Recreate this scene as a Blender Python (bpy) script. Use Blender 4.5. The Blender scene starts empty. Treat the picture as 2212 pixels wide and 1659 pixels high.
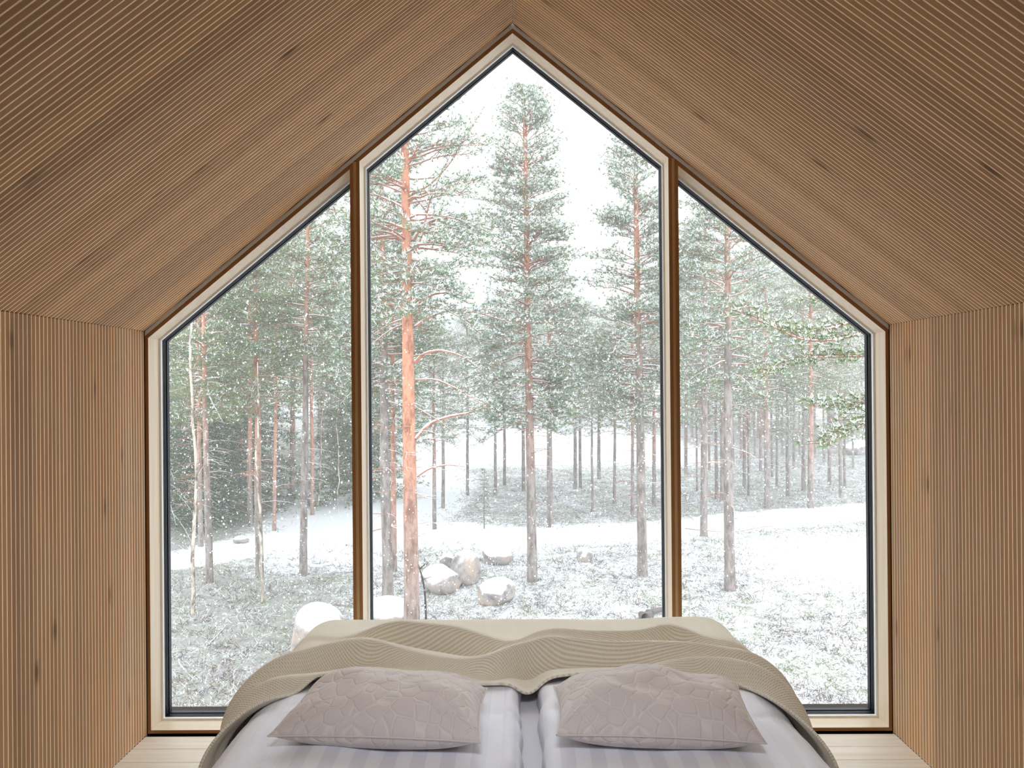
import bpy, bmesh, math, random
import numpy as np
from mathutils import Matrix, Vector
S = bpy.context.scene
COL = S.collection
PI = math.pi

# ------------------------------------------------------------------ camera
F_PX, CX, CY = 1600.0, 1106.0, 829.5
YAW, PITCH, ROLL = 0.0093241, 0.0015426, 0.0083342
W = 3.5                      # y of the window wall's inner face
A = 1.758                    # half width of the room
EYE = Vector((0.0166, 0.0, 1.643))
RC = Matrix.Rotation(YAW, 3, 'Z') @ Matrix.Rotation(PITCH, 3, 'X') @ Matrix.Rotation(ROLL, 3, 'Y')
cam_data = bpy.data.cameras.new('camera')
cam = bpy.data.objects.new('camera', cam_data); COL.objects.link(cam)
cam_data.sensor_fit = 'HORIZONTAL'; cam_data.sensor_width = 36.0
cam_data.lens = 36.0 * F_PX / 2212.0
cam_data.clip_start = 0.05; cam_data.clip_end = 600
cam.matrix_world = Matrix.Translation(EYE) @ (RC @ Matrix.Rotation(PI / 2, 3, 'X')).to_4x4()
S.camera = cam


def ray(px, py):
    return RC @ Vector(((px - CX) / F_PX, 1.0, (CY - py) / F_PX))


def on_z(px, py, z):
    d = ray(px, py); return EYE + d * ((z - EYE.z) / d.z)


def on_y(px, py, y):
    d = ray(px, py); return EYE + d * ((y - EYE.y) / d.y)


# ------------------------------------------------------------------ sky and lights
world = bpy.data.worlds.new('overcast_sky'); S.world = world; world.use_nodes = True
bg = world.node_tree.nodes['Background']
bg.inputs[0].default_value = (0.94, 0.97, 1.0, 1)
bg.inputs[1].default_value = 2.9


def area(name, loc, rot, sx, sy, power, color):
    l = bpy.data.lights.new(name, 'AREA'); l.shape = 'RECTANGLE'; l.size = sx; l.size_y = sy
    l.energy = power; l.color = color
    o = bpy.data.objects.new(name, l); COL.objects.link(o); o.location = loc; o.rotation_euler = rot
    return o


portal = area('window_portal', (0, W + 0.26, 1.7), (-PI / 2, 0, 0), 3.6, 3.5, 1, (1, 1, 1))
portal.data.cycles.is_portal = True
area('added_rear_fill', (0, -1.5, 2.2), (PI / 2 - 0.35, 0, 0), 2.2, 1.0, 3, (1.0, 0.93, 0.85))  # added, unseen fill behind the camera that brightens the room
bed_fill = area('added_bed_fill', (0, 0.2, 3.0), (0.62, 0, 0), 1.2, 0.4, 8, (0.90, 0.95, 1.0))  # added, unseen fill overhead that brightens the bed
bed_fill.data.spread = 1.25
S.view_settings.view_transform = 'Standard'
S.view_settings.look = 'None'
S.view_settings.gamma = 1.0
S.view_settings.use_curve_mapping = False
S.view_settings.exposure = 0.0
S.cycles.use_denoising = True
S.cycles.max_bounces = 8
S.cycles.diffuse_bounces = 5
S.cycles.transparent_max_bounces = 12
S.cycles.caustics_reflective = False
S.cycles.caustics_refractive = False
S.cycles.sample_clamp_indirect = 6


# ------------------------------------------------------------------ materials
def srgb(r, g, b):
    f = lambda c: (c / 255 / 12.92) if c / 255 <= 0.04045 else ((c / 255 + 0.055) / 1.055) ** 2.4
    return (f(r), f(g), f(b), 1.0)


class MT:
    def __init__(s, name, rough=0.6, spec=0.3):
        s.m = bpy.data.materials.new(name); s.m.use_nodes = True
        s.t = s.m.node_tree; s.n = s.t.nodes; s.b = s.n['Principled BSDF']
        s.b.inputs['Roughness'].default_value = rough
        s.b.inputs['Specular IOR Level'].default_value = spec

    def node(s, typ, **kw):
        n = s.n.new(typ)
        for k, v in kw.items(): setattr(n, k, v)
        return n

    def link(s, a, b): s.t.links.new(a, b)

    def coords(s, kind='Object', scale=(1, 1, 1), add_loc=False):
        tc = s.node('ShaderNodeTexCoord'); out = tc.outputs[kind]
        if add_loc:
            oi = s.node('ShaderNodeObjectInfo'); va = s.node('ShaderNodeVectorMath', operation='ADD')
            s.link(out, va.inputs[0]); s.link(oi.outputs['Location'], va.inputs[1]); out = va.outputs[0]
        mp = s.node('ShaderNodeMapping'); mp.inputs['Scale'].default_value = scale
        s.link(out, mp.inputs['Vector']); return mp.outputs[0]

    def noise(s, vec, scale, detail=3, rough=0.55):
        n = s.node('ShaderNodeTexNoise'); n.inputs['Scale'].default_value = scale
        n.inputs['Detail'].default_value = detail; n.inputs['Roughness'].default_value = rough
        s.link(vec, n.inputs['Vector']); return n.outputs[0]

    def ramp(s, fac, stops):
        r = s.node('ShaderNodeValToRGB'); el = r.color_ramp.elements
        while len(el) < len(stops): el.new(0.5)
        for e, (p, c) in zip(el, stops): e.position = p; e.color = c
        s.link(fac, r.inputs[0]); return r.outputs[0]

    def mix(s, fac, a, b, mode='MIX'):
        m = s.node('ShaderNodeMix', data_type='RGBA', blend_type=mode)
        for v, i in ((fac, 0), (a, 6), (b, 7)):
            if hasattr(v, 'is_linked'): s.link(v, m.inputs[i])
            else: m.inputs[i].default_value = v
        return m.outputs[2]

    def math(s, op, a, b=0.0, clamp=False):
        m = s.node('ShaderNodeMath', operation=op); m.use_clamp = clamp
        for v, i in ((a, 0), (b, 1)):
            if hasattr(v, 'is_linked'): s.link(v, m.inputs[i])
            else: m.inputs[i].default_value = v
        return m.outputs[0]

    def bump(s, h, strength=0.3, dist=0.01):
        b = s.node('ShaderNodeBump'); b.inputs['Strength'].default_value = strength
        b.inputs['Distance'].default_value = dist; s.link(h, b.inputs['Height'])
        s.link(b.outputs[0], s.b.inputs['Normal'])

    def color(s, c):
        if hasattr(c, 'is_linked'): s.link(c, s.b.inputs['Base Color'])
        else: s.b.inputs['Base Color'].default_value = c
        return s

    def upness(s, lo, hi, vec=None, nscale=6, namp=0.5):
        g = s.node('ShaderNodeNewGeometry'); sp = s.node('ShaderNodeSeparateXYZ'); s.link(g.outputs['Normal'], sp.inputs[0])
        z = sp.outputs[2]
        if vec is not None:
            z = s.math('ADD', z, s.math('MULTIPLY', s.math('SUBTRACT', s.noise(vec, nscale, 3), 0.5), namp * 2))
        mr = s.node('ShaderNodeMapRange'); s.link(z, mr.inputs[0])
        mr.inputs[1].default_value = lo; mr.inputs[2].default_value = hi
        return mr.outputs[0]


def simple(name, rgb, rough=0.6, spec=0.3, metal=0.0):
    m = MT(name, rough, spec); m.color(srgb(*rgb)); m.b.inputs['Metallic'].default_value = metal; return m.m


def slat_material(name, gain):
    m = MT(name, 0.55, 0.25)
    oi = m.node('ShaderNodeObjectInfo')
    v = m.coords('Object', (30, 30, 1.3), True)
    g = m.noise(v, 3.0, 5, 0.6)
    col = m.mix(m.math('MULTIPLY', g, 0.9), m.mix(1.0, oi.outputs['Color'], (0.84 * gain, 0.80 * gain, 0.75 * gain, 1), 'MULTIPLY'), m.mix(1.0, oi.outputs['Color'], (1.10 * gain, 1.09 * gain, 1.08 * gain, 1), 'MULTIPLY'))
    v2 = m.coords('Object', (7, 7, 2.0), True)
    vo = m.node('ShaderNodeTexVoronoi'); m.link(v2, vo.inputs['Vector']); vo.inputs['Scale'].default_value = 1.0
    k = m.ramp(vo.outputs['Distance'], [(0.0, (0.35, 0.35, 0.35, 1)), (0.045, (0.5, 0.5, 0.5, 1)), (0.11, (0.93, 0.93, 0.93, 1)), (0.2, (1, 1, 1, 1))])
    m.color(m.mix(1.0, col, k, 'MULTIPLY'))
    m.bump(g, 0.12, 0.002)
    return m.m


def board_material(name, light, dark, scale=(1.2, 30, 30), rough=0.45, knots=True):
    m = MT(name, rough, 0.35)
    v = m.coords('Object', scale, True)
    g = m.noise(v, 1.6, 5, 0.62)
    col = m.ramp(g, [(0.3, srgb(*dark)), (0.62, srgb(*light))])
    if knots:
        kv = m.coords('Object', tuple(min(s, 6) * (0.9 if s < 5 else 1.3) for s in scale), True)
        vo = m.node('ShaderNodeTexVoronoi'); m.link(kv, vo.inputs['Vector']); vo.inputs['Scale'].default_value = 1.0
        k = m.ramp(vo.outputs['Distance'], [(0.0, (0.45, 0.36, 0.28, 1)), (0.05, (0.70, 0.60, 0.50, 1)), (0.09, (1, 1, 1, 1))])
        col = m.mix(1.0, col, k, 'MULTIPLY')
    m.color(col); m.bump(g, 0.08, 0.002)
    return m.m


M_SLAT_SHADED = slat_material('oiled_pine_groove_shaded', 0.93)  # groove flanks of the same wood, shade put into the colour
M_TOP_LIT = slat_material('oiled_pine_ridge_lit', 1.55)  # ridge faces of the same wood, window light painted in by brightening
M_BACK = simple('raw_pine_backing', (176, 138, 98), 0.7)
M_CASE_V = board_material('window_casing_upright', (238, 224, 204), (226, 208, 182), (30, 30, 1.0), 0.4, False)
M_CASE_H = board_material('window_casing_flat', (238, 224, 204), (226, 208, 182), (1.0, 30, 30), 0.4, False)
M_FLOOR = board_material('pale_pine_floor', (240, 234, 224), (226, 214, 196), (1.0, 26, 26), 0.4)
M_BEAD = simple('white_bead', (246, 248, 250), 0.4)
M_DARK = simple('dark_window_profile', (20, 25, 40), 0.4, 0.25)
M_BLACK = simple('black_gasket', (12, 13, 18), 0.5)
M_OUTER = simple('outer_grey_profile', (48, 48, 58), 0.4)
M_GREY = simple('grey_metal_strip', (216, 224, 236), 0.45, 0.5)
M_EDGE_SHADED = simple('casing_edge_shaded', (150, 106, 62), 0.6)  # room-side edge of the pale casing, its shade painted in as brown
M_MULL = simple('mullion_cover', (190, 158, 120), 0.6)


def glass_material():
    m = bpy.data.materials.new('window_glass'); m.use_nodes = True
    t = m.node_tree; t.nodes.clear()
    o = t.nodes.new('ShaderNodeOutputMaterial'); mx = t.nodes.new('ShaderNodeMixShader')
    tr = t.nodes.new('ShaderNodeBsdfTransparent'); gl = t.nodes.new('ShaderNodeBsdfGlossy')
    tr.inputs[0].default_value = (0.975, 0.985, 0.98, 1); gl.inputs['Roughness'].default_value = 0.0
    lw = t.nodes.new('ShaderNodeFresnel'); lw.inputs[0].default_value = 1.45
    mu = t.nodes.new('ShaderNodeMath'); mu.operation = 'MULTIPLY'; mu.inputs[1].default_value = 0.22
    t.links.new(lw.outputs[0], mu.inputs[0]); t.links.new(mu.outputs[0], mx.inputs[0])
    t.links.new(tr.outputs[0], mx.inputs[1]); t.links.new(gl.outputs[0], mx.inputs[2]); t.links.new(mx.outputs[0], o.inputs[0])
    return m


M_GLASS = glass_material()


# ------------------------------------------------------------------ mesh helpers
def make_mesh(name, V, F, mats=(), midx=None, smooth=False):
    """V: (n,3); F: (m,k) array, or a list of such arrays of various k."""
    V = np.asarray(V, dtype=np.float32)
    Fs = [np.asarray(f, dtype=np.int32) for f in (F if isinstance(F, (list, tuple)) and len(F) and isinstance(F[0], np.ndarray) else [F])]
    me = bpy.data.meshes.new(name)
    nl = sum(f.size for f in Fs); nf = sum(len(f) for f in Fs)
    me.vertices.add(len(V)); me.vertices.foreach_set('co', V.ravel())
    me.loops.add(nl); me.loops.foreach_set('vertex_index', np.concatenate([f.ravel() for f in Fs]))
    me.polygons.add(nf)
    tot = np.concatenate([np.full(len(f), f.shape[1], np.int32) for f in Fs])
    me.polygons.foreach_set('loop_start', np.concatenate([[0], np.cumsum(tot)[:-1]]).astype(np.int32))
    me.polygons.foreach_set('loop_total', tot)
    for m in mats: me.materials.append(m)
    if midx is not None: me.polygons.foreach_set('material_index', np.asarray(midx, np.int32))
    me.polygons.foreach_set('use_smooth', np.full(nf, smooth, bool))
    me.update(calc_edges=True); me.validate()
    return me


def obj(name, me, parent=None, loc=(0, 0, 0), rot=None, label=None, cat=None, group=None, kind=None):
    o = bpy.data.objects.new(name, me); COL.objects.link(o); o.location = loc
    if rot is not None: o.rotation_euler = rot
    if parent is not None: o.parent = parent
    for k, v in (('label', label), ('category', cat), ('group', group), ('kind', kind)):
        if v: o[k] = v
    return o


BOXF = np.array([(0, 3, 2, 1), (4, 5, 6, 7), (0, 1, 5, 4), (1, 2, 6, 5), (2, 3, 7, 6), (3, 0, 4, 7)])


def box(x0, x1, y0, y1, z0, z1):
    return np.array([(x0, y0, z0), (x1, y0, z0), (x1, y1, z0), (x0, y1, z0), (x0, y0, z1), (x1, y0, z1), (x1, y1, z1), (x0, y1, z1)], float), BOXF


def bevel_box(name, x0, x1, y0, y1, z0, z1, mat, b=0.003, seg=1):
    import bmesh
    V, Fq = box(x0, x1, y0, y1, z0, z1)
    me = make_mesh(name, V, Fq, [mat])
    bm = bmesh.new(); bm.from_mesh(me)
    bmesh.ops.bevel(bm, geom=bm.edges[:], offset=b, segments=seg, affect='EDGES')
    bm.to_mesh(me); bm.free(); return me


class Geo:
    def __init__(s): s.V = []; s.Q = []; s.T = []; s.mq = []; s.mt = []; s.n = 0

    def add(s, V, F, m=0):
        V = np.asarray(V, float); F = np.asarray(F)
        s.V.append(V)
        (s.Q if F.shape[1] == 4 else s.T).append(F + s.n)
        (s.mq if F.shape[1] == 4 else s.mt).append(np.full(len(F), m))
        s.n += len(V)

    def mesh(s, name, mats, smooth=False):
        Fs = []; mi = []
        if s.Q: Fs.append(np.concatenate(s.Q)); mi.append(np.concatenate(s.mq))
        if s.T: Fs.append(np.concatenate(s.T)); mi.append(np.concatenate(s.mt))
        return make_mesh(name, np.concatenate(s.V), Fs, mats, np.concatenate(mi), smooth)


def tube(P, R, k=6, cap=True):
    P = np.asarray(P, float); R = np.asarray(R, float); n = len(P)
    T = np.gradient(P, axis=0); T /= np.linalg.norm(T, axis=1, keepdims=True) + 1e-9
    ref = np.array([0, 0, 1.0]) if abs(T[0, 2]) < 0.9 else np.array([1.0, 0, 0])
    U = np.cross(T, ref); U /= np.linalg.norm(U, axis=1, keepdims=True) + 1e-9
    Wv = np.cross(U, T)
    a = np.arange(k) * 2 * PI / k
    V = (P[:, None] + R[:, None, None] * (np.cos(a)[None, :, None] * U[:, None] + np.sin(a)[None, :, None] * Wv[:, None])).reshape(-1, 3)
    i = np.arange(n - 1)[:, None] * k; j = np.arange(k)[None]; j2 = (j + 1) % k
    Q = np.stack([i + j, i + j2, i + k + j2, i + k + j], -1).reshape(-1, 4)
    return V, Q


# ------------------------------------------------------------------ room shell
SL = 0.819
ALPHA = math.atan(SL)
ZC0 = 3.352
YB = -2.6                     # rear wall
ceil_z = lambda x: ZC0 - SL * abs(x)
PITCH_S = 0.023               # slat spacing
rnd = random.Random(7)
RIB_H, TOP_W = 0.0070, 0.0044


def rib(length):
    """one slat: runs along local z, stands out along local x, local y is its width"""
    w, t, h = PITCH_S, TOP_W, RIB_H
    prof = [(0, 0), (h, w / 2 - t / 2), (h, w / 2 + t / 2), (0, w), (-0.003, w), (-0.003, 0)]
    V = np.array([(p[0], p[1], z) for z in (0, length) for p in prof]); n = len(prof)
    Q = np.array([(i, (i + 1) % n, n + (i + 1) % n, n + i) for i in range(n)])
    return V, Q


def board_color(i, seed):
    r = random.Random(seed * 977 + i // 5)
    base = np.array(srgb(217, 188, 156)[:3])
    v = 0.88 + 0.20 * r.random(); tint = (r.random() - 0.5) * 0.12
    r2 = random.Random(seed * 31 + i * 7); v *= 0.95 + 0.1 * r2.random()
    return (min(1, base[0] * v * (1 + tint * .5)), base[1] * v, base[2] * v * (1 - tint), 1)


wall_h = ceil_z(A)


def make_wall(name, side):
    root = obj(name, None, kind='structure'); x = side * A
    xs = sorted((x + side * RIB_H, x + side * 0.08))
    V, Q = box(xs[0], xs[1], YB, W, 0, wall_h + 0.06)
    obj('backing_panel', make_mesh('backing_panel', V, Q, [M_BACK]), root)
    V, Q = rib(wall_h); shared = make_mesh('slat', V, Q, [M_SLAT_SHADED, M_TOP_LIT], [0, 1, 0, 0, 0, 0])
    n_vis = 52
    for i in range(n_vis):
        y1 = W - 0.001 - PITCH_S * i
        if side < 0: o = obj('slat', shared, root, (x - RIB_H, y1 - PITCH_S, 0))
        else: o = obj('slat', shared, root, (x + RIB_H, y1, 0), (0, 0, PI))
        o.color = board_color(i, 3 if side < 0 else 5)
    g = Geo()
    i = n_vis
    while W - 0.001 - PITCH_S * (i + 1) > YB:
        y1 = W - 0.001 - PITCH_S * i
        V, Q = rib(wall_h)
        if side > 0: V[:, 0] *= -1; V[:, 1] *= -1
        V[:, 0] += x + (-RIB_H if side < 0 else RIB_H); V[:, 1] += (y1 - PITCH_S) if side < 0 else y1
        g.add(V, Q); i += 1
    o = obj('slat_run', g.mesh('slat_run', [M_SLAT_SHADED]), root, kind='stuff'); o.color = board_color(3, 1)
    return root


make_wall('wall_left', -1)
make_wall('wall_right', 1)

# ceiling: two slopes of slats that run down from the ridge and lean slightly towards the room
K_LEAN = 0.07
ceiling = obj('ceiling', None, kind='structure')
for side in (-1, 1):
    n = Vector((side * math.sin(ALPHA) * 1, 0, math.cos(ALPHA)))  # outward normal of the slope
    if True:
        p = lambda x, y, off: (side * x + n.x * off, y, ceil_z(x) + n.z * off)
        V = [p(-0.002 if q == 0 else A + 0.08, y, off) for off in (RIB_H, RIB_H + 0.06) for (q, y) in ((0, YB), (1, YB), (1, W + 0.02), (0, W + 0.02))]
        obj('backing_panel', make_mesh('backing_panel', V, BOXF if side > 0 else BOXF[:, ::-1], [M_BACK]), ceiling)
    L = A / math.cos(ALPHA)
    down = Vector((side * math.cos(ALPHA), -K_LEAN, -math.sin(ALPHA))).normalized()
    Lr = L * math.sqrt(1 + K_LEAN ** 2)
    inn = Vector((-n.x, 0, -n.z))
    yax = down.cross(inn).normalized()                         # right-handed frame: x=inn, z=down
    rot = Matrix((inn, yax, down)).transposed().to_4x4()
    # local y may point forward or back in the room
    sgn = 1 if yax.y > 0 else -1
    V, Q = rib(Lr); shared = make_mesh('slat', V, Q, [M_SLAT_SHADED, M_TOP_LIT], [0, 1, 0, 0, 0, 0])
    seat = Vector((0, 0, ZC0)) + Vector((n.x, 0, n.z)) * RIB_H
    i = 0; lean = K_LEAN * L
    yr = W + lean + PITCH_S                                              # where a slat meets the ridge line
    g = Geo()
    while yr - PITCH_S > YB + 0.05:
        y_hi = yr - 0.002; start = 0.0
        if y_hi > W - 0.002: start = (y_hi - (W - 0.002)) / (down.y * -1)
        if start < Lr + 0.3:
            origin = seat + Vector((0, (y_hi - PITCH_S) if sgn > 0 else y_hi, 0))
            m = Matrix.Translation(origin) @ rot
            if yr > 1.42:
                me = shared
                if start > 0 or y_hi > W - 0.03:
                    V, Q = rib(Lr); me = make_mesh('slat', V, Q, [M_SLAT_SHADED, M_TOP_LIT], [0, 1, 0, 0, 0, 0])
                    inv = m.inverted(); bm = bmesh.new(); bm.from_mesh(me)
                    bmesh.ops.bisect_plane(bm, geom=bm.verts[:] + bm.edges[:] + bm.faces[:], plane_co=inv @ Vector((0, W - 0.002, 0)),
                                           plane_no=inv.to_3x3() @ Vector((0, 1, 0)), clear_outer=True)
                    bm.to_mesh(me); bm.free()
                o = obj('slat', me, ceiling); o.matrix_world = m
                o.color = board_color(i, 11 if side < 0 else 13)
            else:
                V, Q = rib(Lr); V = (np.array(m.to_3x3()) @ V.T).T + np.array(m.translation)
                g.add(V, Q)
        i += 1; yr -= PITCH_S
    o = obj('slat_run', g.mesh('slat_run', [M_SLAT_SHADED]), ceiling, kind='stuff'); o.color = board_color(3, 1)

# rear wall
V = [(-A - .08, YB, 0), (A + .08, YB, 0), (A + .08, YB, wall_h), (0, YB, ZC0 + .05), (-A - .08, YB, wall_h)]
V = V + [(x, YB - 0.1, z) for x, _, z in V]
g = Geo(); g.add(V, [(0, 1, 6, 5), (1, 2, 7, 6), (2, 3, 8, 7), (3, 4, 9, 8), (4, 0, 5, 9), (0, 4, 3, 3), (0, 3, 2, 1)][:5])
g.V[-1:] = g.V[-1:]; g.add(V, [(4, 3, 2), (4, 2, 1), (4, 1, 0), (7, 8, 9), (6, 7, 9), (5, 6, 9)])
obj('wall_rear', g.mesh('wall_rear', [simple('rear_wall_pine', (186, 150, 110), 0.7)]), kind='structure')

# floor of pine boards laid across the room
floor = obj('floor', None, kind='structure')
V, Q = box(-A, A, YB, W + 0.14, -0.12, -0.022)
obj('subfloor', make_mesh('subfloor', V, Q, [simple('subfloor_dark', (60, 45, 32), 0.8)]), floor)
shared = bevel_box('floor_board', -A, A, 0, 0.1185, -0.022, 0.0, M_FLOOR, 0.0012)
y = W - 0.02 - 0.0; k = 0
while y > YB:
    obj('floor_board', shared, floor, (0, y - 0.12, 0)); y -= 0.12; k += 1

# ------------------------------------------------------------------ windows
def inset(P, d):
    n = len(P); out = []
    for i in range(n):
        a, b, c = Vector(P[i - 1]), Vector(P[i]), Vector(P[(i + 1) % n])
        d1 = (b - a).normalized(); d2 = (c - b).normalized()
        n1 = Vector((-d1.y, d1.x)); n2 = Vector((-d2.y, d2.x))    # inward for counter-clockwise outlines
        m = (n1 + n2).normalized(); out.append(tuple(b + m * (d / m.dot(n1))))
    return out


def ring_piece(Po, Pi, i, y0, y1):
    j = (i + 1) % len(Po)
    q = [Po[i], Po[j], Pi[j], Pi[i]]
    V = [(x, y0, z) for x, z in q] + [(x, y1, z) for x, z in q]
    return np.array(V), np.array([(0, 1, 2, 3), (7, 6, 5, 4), (0, 4, 5, 1), (1, 5, 6, 2), (2, 6, 7, 3), (3, 7, 4, 0)])


CT = 0.016
top = lambda x: 3.328 - SL * abs(x)
outlines = {
    'window_1': [(-A, 0.004), (-0.760, 0.004), (-0.760, top(.76)), (-A, top(A))],
    'window_2': [(-0.746, 0.004), (0.746, 0.004), (0.746, top(.746)), (0, 3.328), (-0.746, top(.746))],
    'window_3': [(0.760, 0.004), (A, 0.004), (A, top(A)), (0.760, top(.76))]}
names = {'window_1': ['sill', 'jamb', 'head', 'jamb'], 'window_2': ['sill', 'jamb', 'head', 'head', 'jamb'], 'window_3': ['sill', 'jamb', 'head', 'jamb']}
for wn, P0 in outlines.items():
    root = obj(wn, None, kind='structure')
    P1 = inset(P0, CT); P2 = inset(P0, CT + 0.009); P3 = inset(P0, CT + 0.011); P4 = inset(P0, CT + 0.012); P5 = inset(P0, CT + 0.013)
    for i, nm in enumerate(names[wn]):
        V, Q = ring_piece(P0, P1, i, W, W + 0.105)
        me = make_mesh(nm, V, Q, [M_CASE_V if nm == 'jamb' else M_CASE_H, M_EDGE_SHADED], [1, 0, 0, 0, 0, 0])
        obj(nm, me, root)
    Pb = inset(P0, -0.001)
    for nm, Pa, Pc, y0, y1, mt in (('glazing_bead', Pb, P2, W + .105, W + .122, M_BEAD), ('inner_profile', Pb, P3, W + .122, W + .136, M_DARK),
                                   ('gasket', Pb, P4, W + .136, W + .150, M_BLACK), ('outer_profile', Pb, P5, W + .160, W + .184, M_OUTER)):
        g = Geo()
        for i in range(len(P0)): g.add(*ring_piece(Pa, Pc, i, y0, y1))
        obj(nm, g.mesh(nm, [mt]), root)
    Pg = inset(P0, 0.02); g = Geo(); nP = len(Pg)
    V = [(x, W + .152, z) for x, z in Pg] + [(x, W + .158, z) for x, z in Pg]
    tris = [(0, k, k + 1) for k in range(1, nP - 1)] + [(nP, nP + k + 1, nP + k) for k in range(1, nP - 1)]
    g.add(V, tris); g.add(V, [(i, (i + 1) % nP, nP + (i + 1) % nP, nP + i)[::-1] for i in range(nP)])
    obj('pane', g.mesh('pane', [M_GLASS]), root)

# grey metal strips under the ceiling, cover strips between the windows, lining above
for n_, sd in ((1, -1), (2, 1)):
    q = [(0, 3.3305), (sd * A, 3.3305 - SL * A), (sd * A, 3.3525 - SL * A), (0, 3.3525)]
    if sd < 0: q = q[::-1]
    V = [(x, W - 0.001, z) for x, z in q] + [(x, W + 0.05, z) for x, z in q]
    obj('trim_%d' % n_, make_mesh('trim_%d' % n_, V, [(0, 1, 2, 3), (7, 6, 5, 4), (0, 4, 5, 1), (1, 5, 6, 2), (2, 6, 7, 3), (3, 7, 4, 0)], [M_GREY]), kind='structure')
for n_, sd in ((3, -1), (4, 1)):
    V, Q = box(sd * 0.753 - 0.0065, sd * 0.753 + 0.0065, W + 0.004, W + 0.24, 0.0, top(.753) - 0.002)
    obj('trim_%d' % n_, make_mesh('trim_%d' % n_, V, Q, [M_MULL]), kind='structure')
# narrow outside cladding that closes the shell round the windows
g = Geo()
for sd in (-1, 1):
    V, Q = box(*sorted((sd * (A + 0.002), sd * (A + 0.25))), W + 0.0, W + 0.245, -0.3, 2.1); g.add(V, Q)
    q = [(0, 3.354), (sd * (A + .25), 3.354 - SL * (A + .25)), (sd * (A + .25), 3.354 - SL * (A + .25) + .3), (0, 3.654)]
    if sd < 0: q = q[::-1]
    V = [(x, W + 0.052 * 0 + 0.06, z) for x, z in q] + [(x, W + 0.19, z) for x, z in q]
    g.add(V, [(0, 1, 2, 3), (7, 6, 5, 4), (0, 4, 5, 1), (1, 5, 6, 2), (2, 6, 7, 3), (3, 7, 4, 0)])
V, Q = box(-A - .25, A + .25, W + 0.14, W + 0.3, -0.35, 0.002); g.add(V, Q)
obj('wall_front', g.mesh('wall_front', [simple('dark_cladding', (58, 52, 48), 0.8)]), kind='structure')
# ------------------------------------------------------------------ bed
def fabric(name, rgb, rough=0.9):
    m = MT(name, rough, 0.15)
    m.b.inputs['Sheen Weight'].default_value = 0.25
    m.color(srgb(*rgb)); return m


def smooth_noise(seed, nx=9, ny=9):
    r = np.random.RandomState(seed); G = r.rand(nx + 2, ny + 2) - 0.5

    def f(u, v):
        x = np.clip(u, 0, 1) * nx; y = np.clip(v, 0, 1) * ny
        i = x.astype(int).clip(0, nx - 1); j = y.astype(int).clip(0, ny - 1); a = x - i; b = y - j
        a = a * a * (3 - 2 * a); b = b * b * (3 - 2 * b)
        return G[i, j] * (1 - a) * (1 - b) + G[i + 1, j] * a * (1 - b) + G[i, j + 1] * (1 - a) * b + G[i + 1, j + 1] * a * b
    return f


def sheet_mesh(name, X, Y, Z, mat, thick=0.0, smooth=True):
    """grid sheet; with thick > 0 a second layer below and closed rims"""
    n, m = X.shape
    V = np.stack([X, Y, Z], -1).reshape(-1, 3)
    i = np.arange(n - 1)[:, None] * m; j = np.arange(m - 1)[None]
    Q = np.stack([i + j, i + m + j, i + m + j + 1, i + j + 1], -1).reshape(-1, 4)
    g = Geo(); g.add(V, Q)
    me = g.mesh(name, [mat], smooth)
    return me


BY0, BY1 = 1.36, 3.36
BX = 0.90
bed = obj('bed', None, loc=(0, 0, 0), label='low double bed facing the tall windows under white striped bedding', cat='bed')
M_BEDW = board_material('bed_frame_wood', (196, 170, 134), (170, 140, 102), (1.5, 20, 20), 0.5, False)
obj('bed_base', bevel_box('bed_base', -BX + .02, BX - .02, BY0 + .02, BY1 - .02, 0.12, 0.26, M_BEDW, 0.006), bed)
for sx in (-1, 1):
    for yy in (BY0 + .12, BY1 - .18):
        x0 = sx * (BX - 0.14); obj('leg', bevel_box('leg', x0 - .03, x0 + .03, yy, yy + .06, 0.0, 0.12, M_BEDW, 0.004), bed)
M_SHEET = fabric('white_sheet', (214, 214, 220)); M_SHEET.bump(M_SHEET.noise(M_SHEET.coords('Object', (8, 8, 8)), 3, 3), 0.15, 0.01)
for sx in (-1, 1):
    xs = sorted((sx * 0.002, sx * (BX - 0.01)))
    obj('mattress', bevel_box('mattress', xs[0], xs[1], BY0 + .01, BY1 - .01, 0.26, 0.455, M_SHEET.m, 0.03, 3), bed)
g = bevel_box('topper', -BX + .03, BX - .03, BY0 + .02, BY1 - .02, 0.455, 0.505, M_SHEET.m, 0.02, 3)
obj('topper', g, bed)


def duvet_material():
    m = fabric('white_striped_satin', (212, 213, 224), 0.5)
    m.b.inputs['Specular IOR Level'].default_value = 0.35
    c = m.coords('Object', (1, 1, 1)); sp = m.node('ShaderNodeSeparateXYZ'); m.link(c, sp.inputs[0])
    w = m.math('SINE', m.math('MULTIPLY', sp.outputs[0], 2 * PI / 0.085))
    st = m.ramp(m.math('ADD', m.math('MULTIPLY', w, 0.5), 0.5), [(0.46, (0, 0, 0, 1)), (0.54, (1, 1, 1, 1))])
    m.color(m.mix(st, srgb(224, 225, 236), srgb(236, 238, 246)))
    r = m.math('ADD', m.math('MULTIPLY', st, 0.25), 0.4); m.link(r, m.b.inputs['Roughness'])
    m.bump(m.noise(m.coords('Object', (6, 4, 6)), 2.2, 4), 0.2, 0.02)
    return m.m


M_DUVET = duvet_material()


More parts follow.
